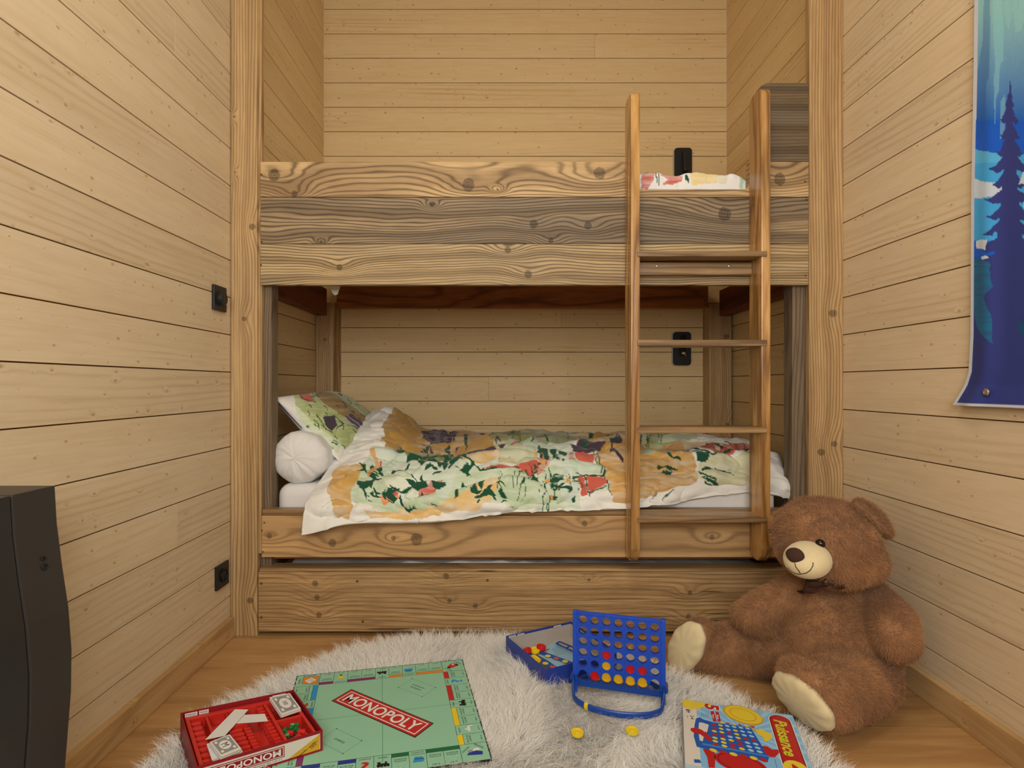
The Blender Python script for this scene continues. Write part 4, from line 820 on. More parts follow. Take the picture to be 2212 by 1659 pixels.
# centre title, along the diagonal
ct = S/2; a45 = -PI/4; du = (math.cos(a45), math.sin(a45)); dv = (-du[1], du[0])
def rot(px_, py_, ox_=ct-.004, oy_=ct+.004): return (ox_+du[0]*px_+dv[0]*py_, oy_+du[1]*px_+dv[1]*py_)
for w_, h_, m_, k_ in ((.312, .074, m_blk, 2.4), (.306, .068, m_redp, 2.8), (.292, .056, m_wht, 3.1), (.286, .050, m_redp, 3.4)):
    pr.poly([rot(sx*w_/2, sy*h_/2) for sx, sy in ((-1, -1), (1, -1), (1, 1), (-1, 1))], m_, k_)
cx_, cy_ = rot(0, 0); pr.text('MONOPOLY', cx_, cy_, .268, .040, m_wht, 4, a45, .02)
for (ox_, oy_, s_, rt) in ((S-ib-.085, S-ib-.075, ('CAISSE DE', 'COMMUNAUTÉ'), PI*.75), (ib+.080, ib+.080, ('CHANCE', None), -PI/4)):
    cc_, ss_ = math.cos(rt), math.sin(rt)
    q4 = [(ox_+cc_*x_-ss_*y_, oy_+ss_*x_+cc_*y_) for x_, y_ in ((-.046, -.030), (.046, -.030), (.046, .030), (-.046, .030))]
    for p_, q_ in zip(q4, q4[1:]+q4[:1]):
        for k_ in range(18):
            f0, f1 = k_/18, (k_+.55)/18; pr.line((p_[0]+(q_[0]-p_[0])*f0, p_[1]+(q_[1]-p_[1])*f0), (p_[0]+(q_[0]-p_[0])*f1, p_[1]+(q_[1]-p_[1])*f1), .0008, m_ink, 2.4)
    for p_ in q4: pr.ell(p_[0], p_[1], .0018, .0018, m_ink, 2.5, n=8)
    if s_[1]: pr.text(s_[0], ox_-ss_*.006, oy_+cc_*.006, .040, .0055, m_ink, 3, rt); pr.text(s_[1], ox_+ss_*.006, oy_-cc_*.006, .048, .0055, m_ink, 3, rt)
    else: pr.text(s_[0], ox_, oy_, .034, .0065, m_ink, 3, rt)
pr.build('printed_face', bd)
BOARD = [c0, U, Vd, S]

# ------------------------------------------------------------------ red game box
ZT = .080
q8 = lambda x, y, z=ZT: on_z(380+x/6.506, 1500+y/6.506, z)
tl, tr_, nr = on_z(389.5, 1540, ZT), on_z(634, 1490, ZT), on_z(697, 1577, ZT); nl = on_z(424, 1657, ZT)
bx = empty('game_box', ((tl.x+nr.x)/2, (tl.y+nr.y)/2, 0)); tag(bx, 'open red game box with a moulded tray and upside-down printed side', 'box')
m_rb = plain('box_red_card', (150, 22, 34), .45, .4, noise=.15); m_tray = plain('tray_red_plastic', (206, 44, 34), .28, .5); m_paper = plain('paper_white', (228, 226, 222), .7, .2); m_cream = plain('box_side_cream', (222, 214, 202), .5, .3)
def ring_walls(cs, z0, z1, th, mi=0, mb=None):
    mb = mb or MB(); c = sum(cs, Vector())/4
    for i in range(4):
        a_, b_ = cs[i], cs[(i+1) % 4]; ia, ib_ = a_+(c-a_).normalized()*th*1.4, b_+(c-b_).normalized()*th*1.4
        v = [Vector((p.x, p.y, z)) for z in (z0, z1) for p in (a_, b_, ib_, ia)]
        mb.add(v, [(0, 3, 2, 1), (4, 5, 6, 7), (0, 1, 5, 4), (1, 2, 6, 5), (2, 3, 7, 6), (3, 0, 4, 7)], mi)
    return mb
cs = [tl, nl, nr, tr_]                                   # counter-clockwise seen from above
mb = ring_walls(cs, .012, ZT, .003); mb.add([Vector((p.x, p.y, .014)) for p in cs], [(0, 1, 2, 3)]); mb.build('card_box', m_rb, bx, recalc=True)
def bil(s_, t_, z):                                      # s from left to right, t from far to near
    p = tl*(1-s_)*(1-t_)+tr_*s_*(1-t_)+nr*s_*t_+nl*(1-s_)*t_; return Vector((p.x, p.y, z))
def cell(s0, s1, t0, t1, z0, z1, mb, b=.002):
    pts = [bil(s0, t0, z0), bil(s0, t1, z0), bil(s1, t1, z0), bil(s1, t0, z0)]; mb.prism(pts, (0, 0, z1-z0), b=b)
mb = MB(); zf, zr = .040, .070
cell(.03, .97, .03, .97, .030, zf, mb, .0005)
for s0, s1, t0, t1 in ((.03, .97, .03, .085), (.03, .97, .925, .97), (.03, .065, .08, .93), (.94, .97, .08, .93), (.695, .725, .08, .93), (.72, .95, .50, .53), (.19, .215, .08, .93), (.21, .50, .38, .405), (.36, .375, .08, .39)): cell(s0, s1, t0, t1, zf, zr, mb)
for k_ in range(8): cell(.065, .155, .12+k_*.10, .165+k_*.10, zf, zr-.004, mb, .004)
for k_ in range(6): cell(.215, .235, .45+k_*.08, .48+k_*.08, zf, zr-.006, mb, .003)
for k_ in range(6): cell(.33, .45, .42+k_*.085, .46+k_*.085, zf, zr-.006, mb, .004)
for k_ in range(8): cell(.46, .52, .41+k_*.064, .44+k_*.064, zf, zr-.010, mb, .003)
for k_ in range(11): cell(.625, .695, .12+k_*.074, .150+k_*.074, zf, zr-.003, mb, .004)
mb.build('moulded_tray', m_tray, bx, recalc=True)
# printed side towards the viewer, upside down
d_ = (nl-nr); Ls = Vector((d_.x, d_.y, 0)).length; O_ = Vector((nr.x, nr.y, ZT))
pr = Print(O_, (d_.x, d_.y, 0), (0, 0, -1)); pr.O += pr.N*.0002
if pr.N.y > 0: print('WARN side normal')
m_gold = plain('print_gold', (214, 164, 40), .5)
pr.rect(0, 0, Ls, .068, m_rb, 1); pr.rect(.006, .006, Ls-.006, .044, m_cream, 2); pr.rect(.004, .050, Ls-.002, .068, m_cream, 2)
pr.poly([(.006, .007), (.008, .044), (.080, .044)], m_gold, 3)
pr.text('règles rapides', .036, .0340, .052, .006, m_ink, 4, .52, .01); pr.text('AVEC', .022, .0315, .016, .005, m_ink, 4, .52, .01)
pr.rect(.088, .010, .250, .036, m_rb, 3); pr.rect(.090, .012, .248, .034, m_wht, 3.3); pr.rect(.0915, .0135, .2465, .0325, m_rb, 3.6); pr.text('MONOPOLY', .169, .023, .146, .015, m_wht, 4.2, 0, .02)
pr.text('LE JEU DE TRANSACTIONS IMMOBILIÈRES', .169, .0400, .150, .0034, m_ink, 3.4, 0, .01)
pr.build('printed_side', bx)
d_ = (tr_-tl); pr = Print(Vector((tl.x, tl.y, ZT+.0002)), (d_.x, d_.y, 0), (-d_.y, d_.x, 0)); Lb = Vector((d_.x, d_.y, 0)).length
# lid lip with stickers on the far inner wall
cI = sum(cs, Vector())/4; off = (Vector((cI.x, cI.y, 0))-(Vector((tl.x+tr_.x, tl.y+tr_.y, 0))/2)).normalized()*.0046

for x0, x1 in ((.010, .038), (.042, .064), (Lb-.055, Lb-.022)): pr = Print(Vector((tl.x, tl.y, .060))+off, (d_.x, d_.y, 0), (0, 0, 1)); pr.rect(x0, .008, x1, .0175, m_wht, 1); pr.text('PARKER', (x0+x1)/2, .0128, (x1-x0)*.8, .005, m_ink, 2); pr.build('sticker', bx)
# paper things lying in the tray
def sheet_pile(name, cor, z0, th, n, label, cat, face=True, jitter=.0025, seed=1, ttl='500'):
    rr_ = random.Random(seed); r = empty(name, (cor[0].x, cor[0].y, z0)); tag(r, label, cat); mb = MB(); h = th/n
    for k_ in range(n):
        o_ = Vector((rr_.uniform(-1, 1)*jitter, rr_.uniform(-1, 1)*jitter, 0)) if k_ < n-1 else Vector()
        mb.prism([Vector((p.x, p.y, z0+h*k_))+o_ for p in cor], (0, 0, h*.8), mi=1 if k_ in (n-3,) and n > 5 else 0)
    mb.build('sheets', [m_paper, plain('paper_yellow', (226, 190, 70), .6)], r, recalc=True)
    if face:
        a_, b_, c_, e_ = cor; U_ = (b_-a_); V_ = (e_-a_); pr = Print(Vector((a_.x, a_.y, z0+th)), U_, Vector((-U_.y, U_.x, 0)) if V_.cross(U_).z < 0 else Vector((-U_.y, U_.x, 0)))
        Lc_, Wc_ = U_.length, V_.length; sg = -1 if pr.loc(e_)[1] < 0 else 1
        def B4(x, y): p = a_*(1-x)*(1-y)+b_*x*(1-y)+c_*x*y+e_*(1-x)*y; return pr.loc(p)
        pr.poly([B4(.07, .07), B4(.93, .07), B4(.93, .93), B4(.07, .93)][::sg], m_skin, 1); cx_, cy_ = B4(.5, .5)
        pr.ell(cx_, cy_, Lc_*.27, Wc_*.27, m_wht, 2); pr.text(ttl, cx_, cy_, Lc_*.20, None, m_ink, 3)
        for x_, y_ in ((.2, .2), (.8, .2), (.2, .8), (.8, .8)): q_ = B4(x_, y_); pr.rect(q_[0]-Lc_*.07, q_[1]-Wc_*.06, q_[0]+Lc_*.07, q_[1]+Wc_*.06, m_wht, 2)
        pr.build('note_face', r)
    return r
sheet_pile('banknote_pile', [q8(1315, 105, .066), q8(1480, 355, .066), q8(1755, 260, .066), q8(1600, 45, .066)], .0705, .008, 8, 'neat pile of grey play banknotes in the far corner of the red tray', 'play money', True, .001, 2)
sheet_pile('card_pile', [q8(430, 745, .07), q8(505, 968, .07), q8(915, 840, .07), q8(750, 640, .07)], .0705, .008, 4, 'fanned pile of plain white cards under the upright note stack in the red tray', 'cards', False, .004, 5)
sheet_pile('banknote_pile', [q8(475, 685, .085), q8(630, 885, .085), q8(910, 770, .085), q8(755, 575, .085)], .079, .009, 8, 'slipped stack of pale play banknotes near the left of the red tray', 'play money', True, .002, 3, 'M')
for cor, z_, lb, tw_ in (([(410, 640), (690, 582), (1020, 215), (830, 213)], .0735, 'long blank white paper strip slanting across the red tray', 0), ([(850, 412), (1295, 377), (1245, 275), (960, 290)], .0712, 'short blank white paper strip tucked beneath the long strip', 0)):
    mb = MB(); ps = [q8(x_, y_, z_) for x_, y_ in cor]; mb.prism(ps, (0, 0, .0006)); o = mb.build('paper_strip', m_paper, None, recalc=True); tag(o, lb, 'paper strip')
m_hg = plain('house_green', (20, 128, 62), .3, .5); m_hr = plain('hotel_red', (206, 30, 34), .3, .5)
rr = random.Random(9); hp = None
for i in range(34):
    big = i >= 26; w_, l_, h_ = (.010, .016, .011) if big else (.0085, .0095, .008)
    s_, t_ = (rr.uniform(.755, .91), rr.uniform(.58, .80)) if not big else (rr.uniform(.79, .92), rr.uniform(.74, .86)); z_ = zf+(.0 if i < 10 else .008 if i < 19 else .015 if i < 26 else .010+.002*(i % 4))
    c_ = bil(s_, t_, z_); M = Matrix.Translation(c_) @ Matrix.Rotation(rr.uniform(0, 6.3), 4, 'Z') @ Matrix.Rotation(rr.uniform(-.35, .35), 4, 'X')
    pf = [(-w_/2, 0), (w_/2, 0), (w_/2, h_*.6), (0, h_), (-w_/2, h_*.6)]
    mb = MB(); mb.prism([M @ Vector((x_, -l_/2, zz_)) for x_, zz_ in pf], M.to_3x3() @ Vector((0, l_, 0)), b=.0004)
    o = mb.build('toy_hotel' if big else 'toy_house', m_hr if big else m_hg, None, recalc=True)
    tag(o, 'tiny red plastic hotel in the near right pocket of the red tray' if big else 'tiny green plastic house heaped in the right pocket of the red tray', 'game piece', 'red hotels in the tray' if big else 'green houses in the tray')

# ------------------------------------------------------------------ discs
m_dr = plain('disc_red', (206, 24, 34), .3, .5); m_dy = plain('disc_yellow', (228, 178, 30), .3, .5); m_dy2 = plain('disc_bright_yellow', (238, 208, 24), .3, .5)
def disc(center, nrm, m, label, group=None, r=.0162, name='counter_disc'):
    M = Matrix.Translation(center) @ rotz_to(nrm).to_4x4(); h = .0035; k = r/.0162
    mb = MB(); mb.lathe([(.0005, -h*.6), (.0105*k, -h*.6), (.0125*k, -h), (.0155*k, -h), (.0162*k, -h*.5), (.0162*k, h*.5), (.0155*k, h), (.0125*k, h), (.0118*k, h*.55), (.0065*k, h*.5), (.0058*k, h*.8), (.0005, h*.8)], M, 40)
    for i in range(30):
        a_ = 2*PI*i/30; mb.box(-.0006, .0006, .0126*k, .0154*k, h-.0002, h+.0006, M=M @ Matrix.Rotation(a_, 4, 'Z'))
    o = mb.build(name, m, None, recalc=True); tag(o, label, 'game disc', group); return o
disc(on_z(1247, 1583, .040), (.05, -.05, 1), m_dy2, 'loose yellow disc on the rug, the left one of two')
disc(on_z(1365.5, 1579, .040), (-.04, -.06, 1), m_dy2, 'loose yellow disc on the rug, the right one of two')

# ------------------------------------------------------------------ four-in-a-row frame
ga = empty('four_in_a_row_frame', (.33, 1.66, 0)); tag(ga, 'upright royal blue seven by six disc frame standing on the rug', 'game frame')
m_blue = plain('frame_blue_plastic', (30, 78, 200), .28, .5); m_blue2 = plain('stand_blue_plastic', (22, 70, 160), .3, .5)
gl, gr_ = on_z(1238, 1492, .022), on_z(1438, 1521, .022); GU = Vector((gr_.x-gl.x, gr_.y-gl.y, 0)); GW = GU.length; GU.normalize(); GN = Vector((GU.y, -GU.x, 0)); GZ = Vector((0, 0, 1))
if GN.y > 0: GN = -GN
GH = .2360; cw = (GW-.026)/7; rh = .0315; x00 = .013; ztop = GH-.006; rad = .0124
def gp3(x, z, n_=0): return Vector((gl.x, gl.y, .022))+GU*x+GZ*z+GN*n_
mb = MB(); th = .0065; NS = 32
for ci in range(7):
    for ri in range(6):
        cx_ = x00+cw*(ci+.5); cz = ztop-rh*(ri+.5); last = ri == 5
        for sgn in (1, -1):
            circ = []; sq = []; lip = []
            for k_ in range(NS):
                a_ = 2*PI*k_/NS; c_, s_ = math.cos(a_), math.sin(a_); m_ = max(abs(c_)/(cw/2), abs(s_)/(rh/2))
                circ.append(gp3(cx_+rad*c_, cz+rad*s_, sgn*th)); sq.append(gp3(cx_+c_/m_, cz+s_/m_, sgn*th)); lip.append(gp3(cx_+rad*1.13*c_, cz+rad*1.13*s_, sgn*(th+.0012)))
            base_ = gp3(0, 0)
            fs = []
            for k_ in range(NS):
                k2 = (k_+1) % NS
                if last and math.sin(2*PI*(k_+.5)/NS) < -.25: continue
                fs.append((k_, k2, NS+k2, NS+k_))
            mb.add(circ+sq, fs)
            rg = [(k_, (k_+1) % NS, NS+(k_+1) % NS, NS+k_) for k_ in range(NS) if not (last and math.sin(2*PI*(k_+.5)/NS) < -.25)]
            lip2 = [gp3(cx_+rad*1.0*math.cos(2*PI*k_/NS), cz+rad*1.0*math.sin(2*PI*k_/NS), sgn*(th+.0012)) for k_ in range(NS)]
            mb.add(lip+lip2, rg); out = [gp3(cx_+rad*1.13*math.cos(2*PI*k_/NS), cz+rad*1.13*math.sin(2*PI*k_/NS), sgn*th) for k_ in range(NS)]
            mb.add(out+lip, rg)
        inner = [gp3(cx_+rad*math.cos(2*PI*k_/NS), cz+rad*math.sin(2*PI*k_/NS), th+.0012) for k_ in range(NS)]+[gp3(cx_+rad*math.cos(2*PI*k_/NS), cz+rad*math.sin(2*PI*k_/NS), th-.0035) for k_ in range(NS)]
        inner2 = [gp3(cx_+rad*math.cos(2*PI*k_/NS), cz+rad*math.sin(2*PI*k_/NS), -th-.0012) for k_ in range(NS)]+[gp3(cx_+rad*math.cos(2*PI*k_/NS), cz+rad*math.sin(2*PI*k_/NS), -th+.0035) for k_ in range(NS)]
        for nn in (inner, inner2): mb.add(nn, [(k_, (k_+1) % NS, NS+(k_+1) % NS, NS+k_) for k_ in range(NS) if not (last and math.sin(2*PI*(k_+.5)/NS) < -.25)])
def gbox(x0, x1, z0, z1, n0_, n1_, b=.001, mb=None):
    mb.prism([gp3(x0, z0, n0_), gp3(x1, z0, n0_), gp3(x1, z1, n0_), gp3(x0, z1, n0_)], GN*(n1_-n0_), b=b)
for sgn in (1, -1): gbox(x00, GW-x00, ztop, GH, sgn*th, sgn*(th-.003), mb=mb)
for i in range(8): gbox(x00+cw*i-.0015, x00+cw*i+.0015, .045, GH, -.0035, .0035, .0005, mb)
mb.build('disc_grid', m_blue, ga, recalc=False)
for x0, x1 in ((0, .013), (GW-.013, GW)):
    mb = MB(); gbox(x0, x1, 0, GH+.002, -.0085, .0085, .0015, mb); mb.build('side_post', m_blue, ga, recalc=True)
mb = MB(); zb_ = ztop-rh*6+.002                          # release bar with a wavy top edge
top_ = [(x00+cw*7*i/112, zb_-.0015-.008*abs(math.sin(PI*((i/16) % 1)))) for i in range(113)]
mb.prism([gp3(x, z, -.0075) for x, z in [(x00, zb_-.022), (GW-x00, zb_-.022)]+top_[::-1]], GN*.015); mb.build('release_bar', m_blue2, ga, recalc=True)
for sg in (1, -1):
    mb = MB(); pts = []; NP = 30
    for i in range(NP+1):
        a_ = PI*i/NP; pts.append(gp3(GW/2-math.cos(a_)*(GW/2-.004), .045-.040*min(1, math.sin(a_)*3.2)+.004, sg*(.012+.092*math.sin(a_)**.75)))
    mb.tube(pts, [(.0042, .0095)]*(NP+1), 12); st_ = mb.build('stand_loop', m_blue2, ga, True, True)
    if sg == 1: mb = MB(); mb.tube([pts[8], pts[9]], [(.0050, .0105)]*2, 12); mb.build('yellow_mark', m_dy2, st_, recalc=True)
for s_ in (0.004, GW-.004):
    mb = MB(); mb.tube([gp3(s_, .046, -.016), gp3(s_, .046, .016)], .011, 16); mb.build('hinge_knob', m_blue2, ga, recalc=True)
names = ['first', 'second', 'third', 'fourth', 'fifth', 'sixth', 'seventh']
for ci, ri, c_ in ((1, 5, 'r'), (2, 5, 'y'), (3, 5, 'y'), (4, 5, 'y'), (5, 5, 'y'), (2, 4, 'y'), (4, 4, 'r'), (5, 4, 'r'), (2, 3, 'r')):
    row = {5: 'bottom row', 4: 'second row up', 3: 'third row up'}[ri]; cn = 'red' if c_ == 'r' else 'yellow'
    disc(gp3(x00+cw*(ci+.5), ztop-rh*(ri+.5)-(.002 if ri == 5 else 0), 0), GN, m_dr if c_ == 'r' else m_dy, f'{cn} disc in the {row} of the blue frame, {names[ci]} column from the left', 'discs dropped in the blue frame', .0145)

# ------------------------------------------------------------------ blue box tray behind it
bq = [on_z(1093, 1408, .02), on_z(1180, 1486, .02)]; u_ = (bq[1]-bq[0]); u_.z = 0; pv = Vector((-u_.y, u_.x, 0)).normalized()*.262
cs = [bq[0], bq[1], bq[1]+pv, bq[0]+pv]; cs = [Vector((p.x, p.y, 0)) for p in cs]
bb = empty('game_box', ((cs[0].x+cs[2].x)/2, (cs[0].y+cs[2].y)/2, 0)); tag(bb, 'open shallow blue cardboard box of game parts behind the blue frame', 'box')
m_bb = plain('box_blue_card', (42, 66, 160), .4, .4); m_in = plain('box_inside_grey', (186, 176, 168), .8, .2)
mb = ring_walls(cs, .014, .0735, .0022); mb.add([Vector((p.x, p.y, .015)) for p in cs], [(0, 1, 2, 3)]); mb.build('card_walls', m_bb, bb, recalc=True)
cI = sum(cs, Vector())/4; ci_ = [p+(cI-p).normalized()*.0036 for p in cs]; mb = MB()
for i in range(4):
    a_, b_ = ci_[i], ci_[(i+1) % 4]; mb.add([(a_.x, a_.y, .018), (b_.x, b_.y, .018), (b_.x, b_.y, .0665), (a_.x, a_.y, .0665)], [(0, 3, 2, 1)])
mb.add([(p.x, p.y, .0185) for p in ci_], [(0, 1, 2, 3)]); mb.build('inner_lining', m_in, bb)
fw = cs[3]-cs[0]; Lb = fw.length                          # stickers on the lip of the far-left wall: from cs[0] to cs[3]
nn = (cs[1]-cs[0]).normalized()
for x0, x1 in ((.008, .036), (.042, .068), (Lb-.075, Lb-.045)): pr = Print(cs[0]+nn*.0042+Vector((0, 0, .0665)), fw, (0, 0, 1)); pr.rect(x0, .001, x1, .006, m_wht, 1); pr.text('PUISSANCE', (x0+x1)/2, .0035, (x1-x0)*.8, .003, m_ink, 2); pr.build('sticker', bb)
c2 = lambda x, y, z: on_z(1080+x/5.3525, 1290+y/5.3525, z)
m_pale = plain('leaflet_skyblue', (150, 196, 222), .6, .3); m_stb = plain('strip_blue', (30, 86, 176), .45)
def flat(name, pts, z, m, th_=.0008): mb = MB(); mb.prism([c2(x, y, z) for x, y in pts], (0, 0, th_)); return mb.build(name, m, None, recalc=True)
lf = empty('rules_leaflet', c2(720, 680, .03)); tag(lf, 'pale blue printed leaflet inside the blue box', 'leaflet')
mb = MB(); ps = [c2(x, y, .034) for x, y in ((400, 650), (640, 515), (845, 640), (960, 700), (690, 830), (560, 740))]; mb.prism(ps, (0, 0, .0012)); mb.build('paper', m_pale, lf, recalc=True)
U_ = (c2(845, 640, 0)-c2(640, 515, 0)); pr = Print(c2(640, 515, .0353), U_, (-U_.y, U_.x, 0)); 
for k_ in range(14):
    a_ = pr.loc(c2(600+k_*3-20*0, 600+k_*6, .0353)); b_ = pr.loc(c2(690+k_*7, 560+k_*6.5, .0353)); pr.line(a_, b_, .0007, m_skin, 1)
a_, b_ = pr.loc(c2(410, 668, .0353)), pr.loc(c2(570, 600, .0353)); pr.line(a_, b_, .008, m_org, 1.5); pr.line(a_, b_, .004, m_redp, 2)
pr.build('printed_text', lf)
for j, (pts, dots, lb) in enumerate((([(480, 660), (530, 640), (880, 770), (840, 790)], [(553, 680, 0), (652, 708, 1), (752, 742, 0), (850, 775, 1)], 'blue card strip with round red and yellow prints, nearer the leaflet'),
                                     ([(340, 660), (385, 655), (660, 810), (580, 832)], [(390, 680, 0), (452, 718, 1), (525, 765, 0), (608, 805, 1)], 'blue card strip with round red and yellow prints, by the near wall of the box'))):
    r = empty('card_strip', c2(*pts[0], .04)); tag(r, lb, 'card strip'); z_ = .038
    mb = MB(); ps = [c2(x, y, z_) for x, y in pts]; 
    ps = [ps[0]+(ps[0]-ps[3])*.35, ps[1], ps[2], ps[3]]; mb.prism(ps, (0, 0, .0012)); mb.build('card', m_stb, r, recalc=True)
    pr = Print(c2(*pts[0], z_+.0014), (1, 0, 0), (0, 1, 0))
    for x, y, k_ in dots: q_ = pr.loc(c2(x, y, z_+.0014)); pr.ell(*q_, .0095, .0095, (m_dy2, m_redp)[k_], 1); pr.ell(*q_, .0058, .0058, (m_wht, m_wht)[k_], 2); pr.ell(*q_, .0048, .0048, (m_dy2, m_redp)[k_], 3)
    pr.build('printed_dots', r)
mb = MB()
for p_, q_ in (((650, 535), (870, 640)), ((690, 515), (900, 600)), ((650, 535), (690, 515)), ((760, 590), (800, 572))): mb.tube([c2(*p_, .045), c2(*q_, .045)], .0024, 8)
o = mb.build('plastic_slider', m_blue2, None, recalc=True); tag(o, 'thin dark blue plastic slider lying in the blue box', 'game part')
for x, y, z_, m_, lb, tl_ in ((310, 622, .050, m_dr, 'red disc in the blue box, nearest its left corner', (-.3, -.1, 1)), (405, 615, .046, m_dy2, 'yellow disc in the blue box between two red discs', (0, -.2, 1)), (477, 580, .050, m_dr, 'red disc in the blue box, farthest from the viewer', (.1, -.15, 1)),
                              (415, 722, .044, m_dy2, 'yellow disc in the blue box against the near wall', (.4, -.1, 1)), (300, 668, .034, m_dy2, 'yellow disc half hidden under the red disc in the blue box', (.1, .1, 1))):
    disc(c2(x, y, z_), tl_, m_, lb, 'discs lying in the blue box')

# ------------------------------------------------------------------ game box lid in front of the bear
ZP = .060; O_ = on_z(1473.5, 1510.5, ZP); R_ = on_z(1712, 1545, ZP); U_ = R_-O_; W_ = U_.length; U_.normalize(); V_ = Vector((U_.y, -U_.x, 0)); V_ = V_ if V_.y < 0 else -V_; L_ = .281
pb = empty('game_box', (O_+U_*W_/2+V_*L_/2)*1.0); pb.location.z = 0; tag(pb, 'closed light blue game box with a red title band beside the teddy bear', 'box')
m_side = plain('lid_side_pale', (176, 196, 214), .5); m_sky = plain('lid_sky', (132, 190, 232), .35, .45); m_sky2 = plain('lid_ray', (162, 206, 238), .35, .45); m_band = plain('lid_band_red', (186, 26, 36), .3, .5); m_band2 = plain('lid_band_dark', (128, 16, 26), .4)
m_ly = plain('lid_yellow', (232, 206, 60), .4); m_ly2 = plain('lid_yellow_deep', (214, 164, 34), .4); m_lb = plain('lid_blue', (30, 92, 184), .35); m_lb2 = plain('lid_blue_light', (70, 132, 212), .35); m_lr = plain('lid_red', (190, 34, 38), .35); m_green = plain('lid_letter', (206, 210, 50), .35)
mb = MB(); pp = [O_, O_+V_*L_, O_+V_*L_+U_*W_, O_+U_*W_]; mb.prism([Vector((p.x, p.y, .012)) for p in pp], (0, 0, ZP-.012), b=.0006); mb.build('card_box', m_side, pb, recalc=True)
pr = Print(O_+V_*L_, U_, -V_)
q4 = lambda x, y: pr.loc(on_z(1440+x/6.144, 1490+y/6.144, ZP))
pq = lambda pts, m, k: pr.poly([q4(x, y) for x, y in pts], m, k)
pr.rect(.001, .001, W_-.001, L_-.001, m_sky, 1)
for k_ in range(16):
    a_ = -.9+k_*.26; cx_, cy_ = q4(1000, 560); p1 = (cx_+.30*math.cos(a_), cy_+.30*math.sin(a_)); p2 = (cx_+.30*math.cos(a_+.1), cy_+.30*math.sin(a_+.1))
    def clip(p): f = min([1]+[((W_-.001 if d > 0 else .001)-c)/d for c, d in ((cx_, p[0]-cx_),) if abs(d) > 1e-9]+[((L_-.001 if d > 0 else .001)-c)/d for c, d in ((cy_, p[1]-cy_),) if abs(d) > 1e-9]); return (cx_+(p[0]-cx_)*f, cy_+(p[1]-cy_)*f)
    pr.poly([(cx_, cy_), clip(p1), clip(p2)], m_sky2, 1.5)
wl_ = q4(395, 260)[0]; pr.rect(.001, .001, wl_, L_-.001, m_cream, 2); pr.rect(.001, L_-.038, wl_, L_-.001, m_ly, 2.6); pr.ell(wl_*.5, L_-.038, wl_*.5-.001, .006, m_ly, 3.2)
x_, y_ = q4(290, 285); pr.text('6+', x_, y_, .016, .014, m_ink, 3, -PI/2, .03); x_, y_ = q4(340, 370); pr.text('2-4', x_, y_, .016, .009, m_ink, 3, -PI/2, .02); x_, y_ = q4(275, 360); pr.text('joueurs', x_, y_, .012, .003, m_ink, 3, -PI/2)
pq([(360, 925), (440, 930), (462, 975), (370, 972)], m_lb, 3)
x_, y_ = q4(600, 235); pr.text('5', x_, y_, .030, .040, m_wht, 3, -PI/2, .09); pr.text('5', x_, y_, .026, .036, m_lr, 4, -PI/2, .04)
pq([(580, 290), (625, 285), (665, 425), (620, 425)], m_lr, 3); pq([(645, 290), (690, 300), (722, 425), (680, 425)], m_lr, 3)
x_, y_ = q4(618, 358); pr.text('de jouer !', x_, y_, .020, .006, m_wht, 4, -PI/2, .02); x_, y_ = q4(678, 365); pr.text('façons', x_, y_, .020, .006, m_wht, 4, -PI/2, .02)
for k_ in range(4): x_, y_ = q4(465+k_*28, 325+k_*6); pr.text('Nouveau jeu', x_, y_, .016, .003, m_nav, 3, -PI/2)
# yellow disc figure without features, its arm and glove shapes
cx_, cy_ = q4(1010, 335); pr.ell(cx_, cy_, .050, .040, m_ly2, 3, -.5, 40); pr.ell(cx_+.001, cy_+.001, .046, .036, m_ly, 3.5, -.5, 40); pr.ell(cx_, cy_, .034, .026, m_ly2, 4, -.5, 36); pr.ell(cx_, cy_, .031, .0235, m_ly, 4.5, -.5, 36)
pr.line(q4(1090, 470), q4(1180, 560), .005, m_ly2, 3); pq([(1180, 540), (1240, 520), (1400, 600), (1405, 640), (1330, 690), (1290, 680), (1290, 640), (1210, 590)], m_ly, 3.3)
pq([(360, 175), (450, 165), (560, 190), (640, 185), (560, 215), (450, 240), (440, 280), (400, 250)], m_ly, 3.2)
# picture of the blue frame
pq([(390, 385), (440, 370), (490, 400), (600, 430), (1110, 500), (1360, 900), (1340, 960), (560, 800), (400, 760), (360, 620), (370, 480)], m_lb, 4)
pq([(430, 440), (470, 440), (560, 470), (540, 560), (500, 600), (480, 690), (440, 680), (420, 560)], m_cream, 4.5); pq([(600, 430), (1110, 500), (1120, 515), (600, 445)], m_lb2, 4.5); pq([(470, 710), (1350, 880), (1345, 900), (470, 735)], m_lb2, 4.5)
pat = ['ryoooo', 'ryoyoo', 'yyryoo', 'rroyrr', 'yyyroo', 'yyrroo', 'ryryoo']
for r_ in range(7):
    for c_ in range(6):
        f = r_/6; x0_, y0_ = 625+f*25, 468+f*265; x1_, y1_ = 1075+f*160, 520+f*310; x_ = x0_+(x1_-x0_)*c_/5; y_ = y0_+(y1_-y0_)*c_/5
        k_ = pat[r_][c_]; a_, b_ = q4(x_, y_); pr.ell(a_, b_, .0058+.001*f, .0040+.0008*f, {'r': m_lr, 'y': m_ly, 'o': m_sky2}[k_], 5, -.3, 16)
for k_ in range(6): a_, b_ = q4(620+k_*134, 810+k_*26); pr.ell(a_, b_, .0088, .0062, (m_ly, m_lr)[k_ % 2], 5, -.3, 20); a_, b_ = q4(730+k_*82-60*0, 442+k_*11); pr.ell(a_, b_, .0052, .0034, (m_ly, m_lr)[k_ % 2], 5, -.3, 16)
a_, b_ = q4(410, 555); pr.ell(a_, b_, .017, .012, m_lr, 5.5, -.3, 24); pq([(450, 600), (515, 560), (600, 660), (580, 700)], m_lr, 5.2)
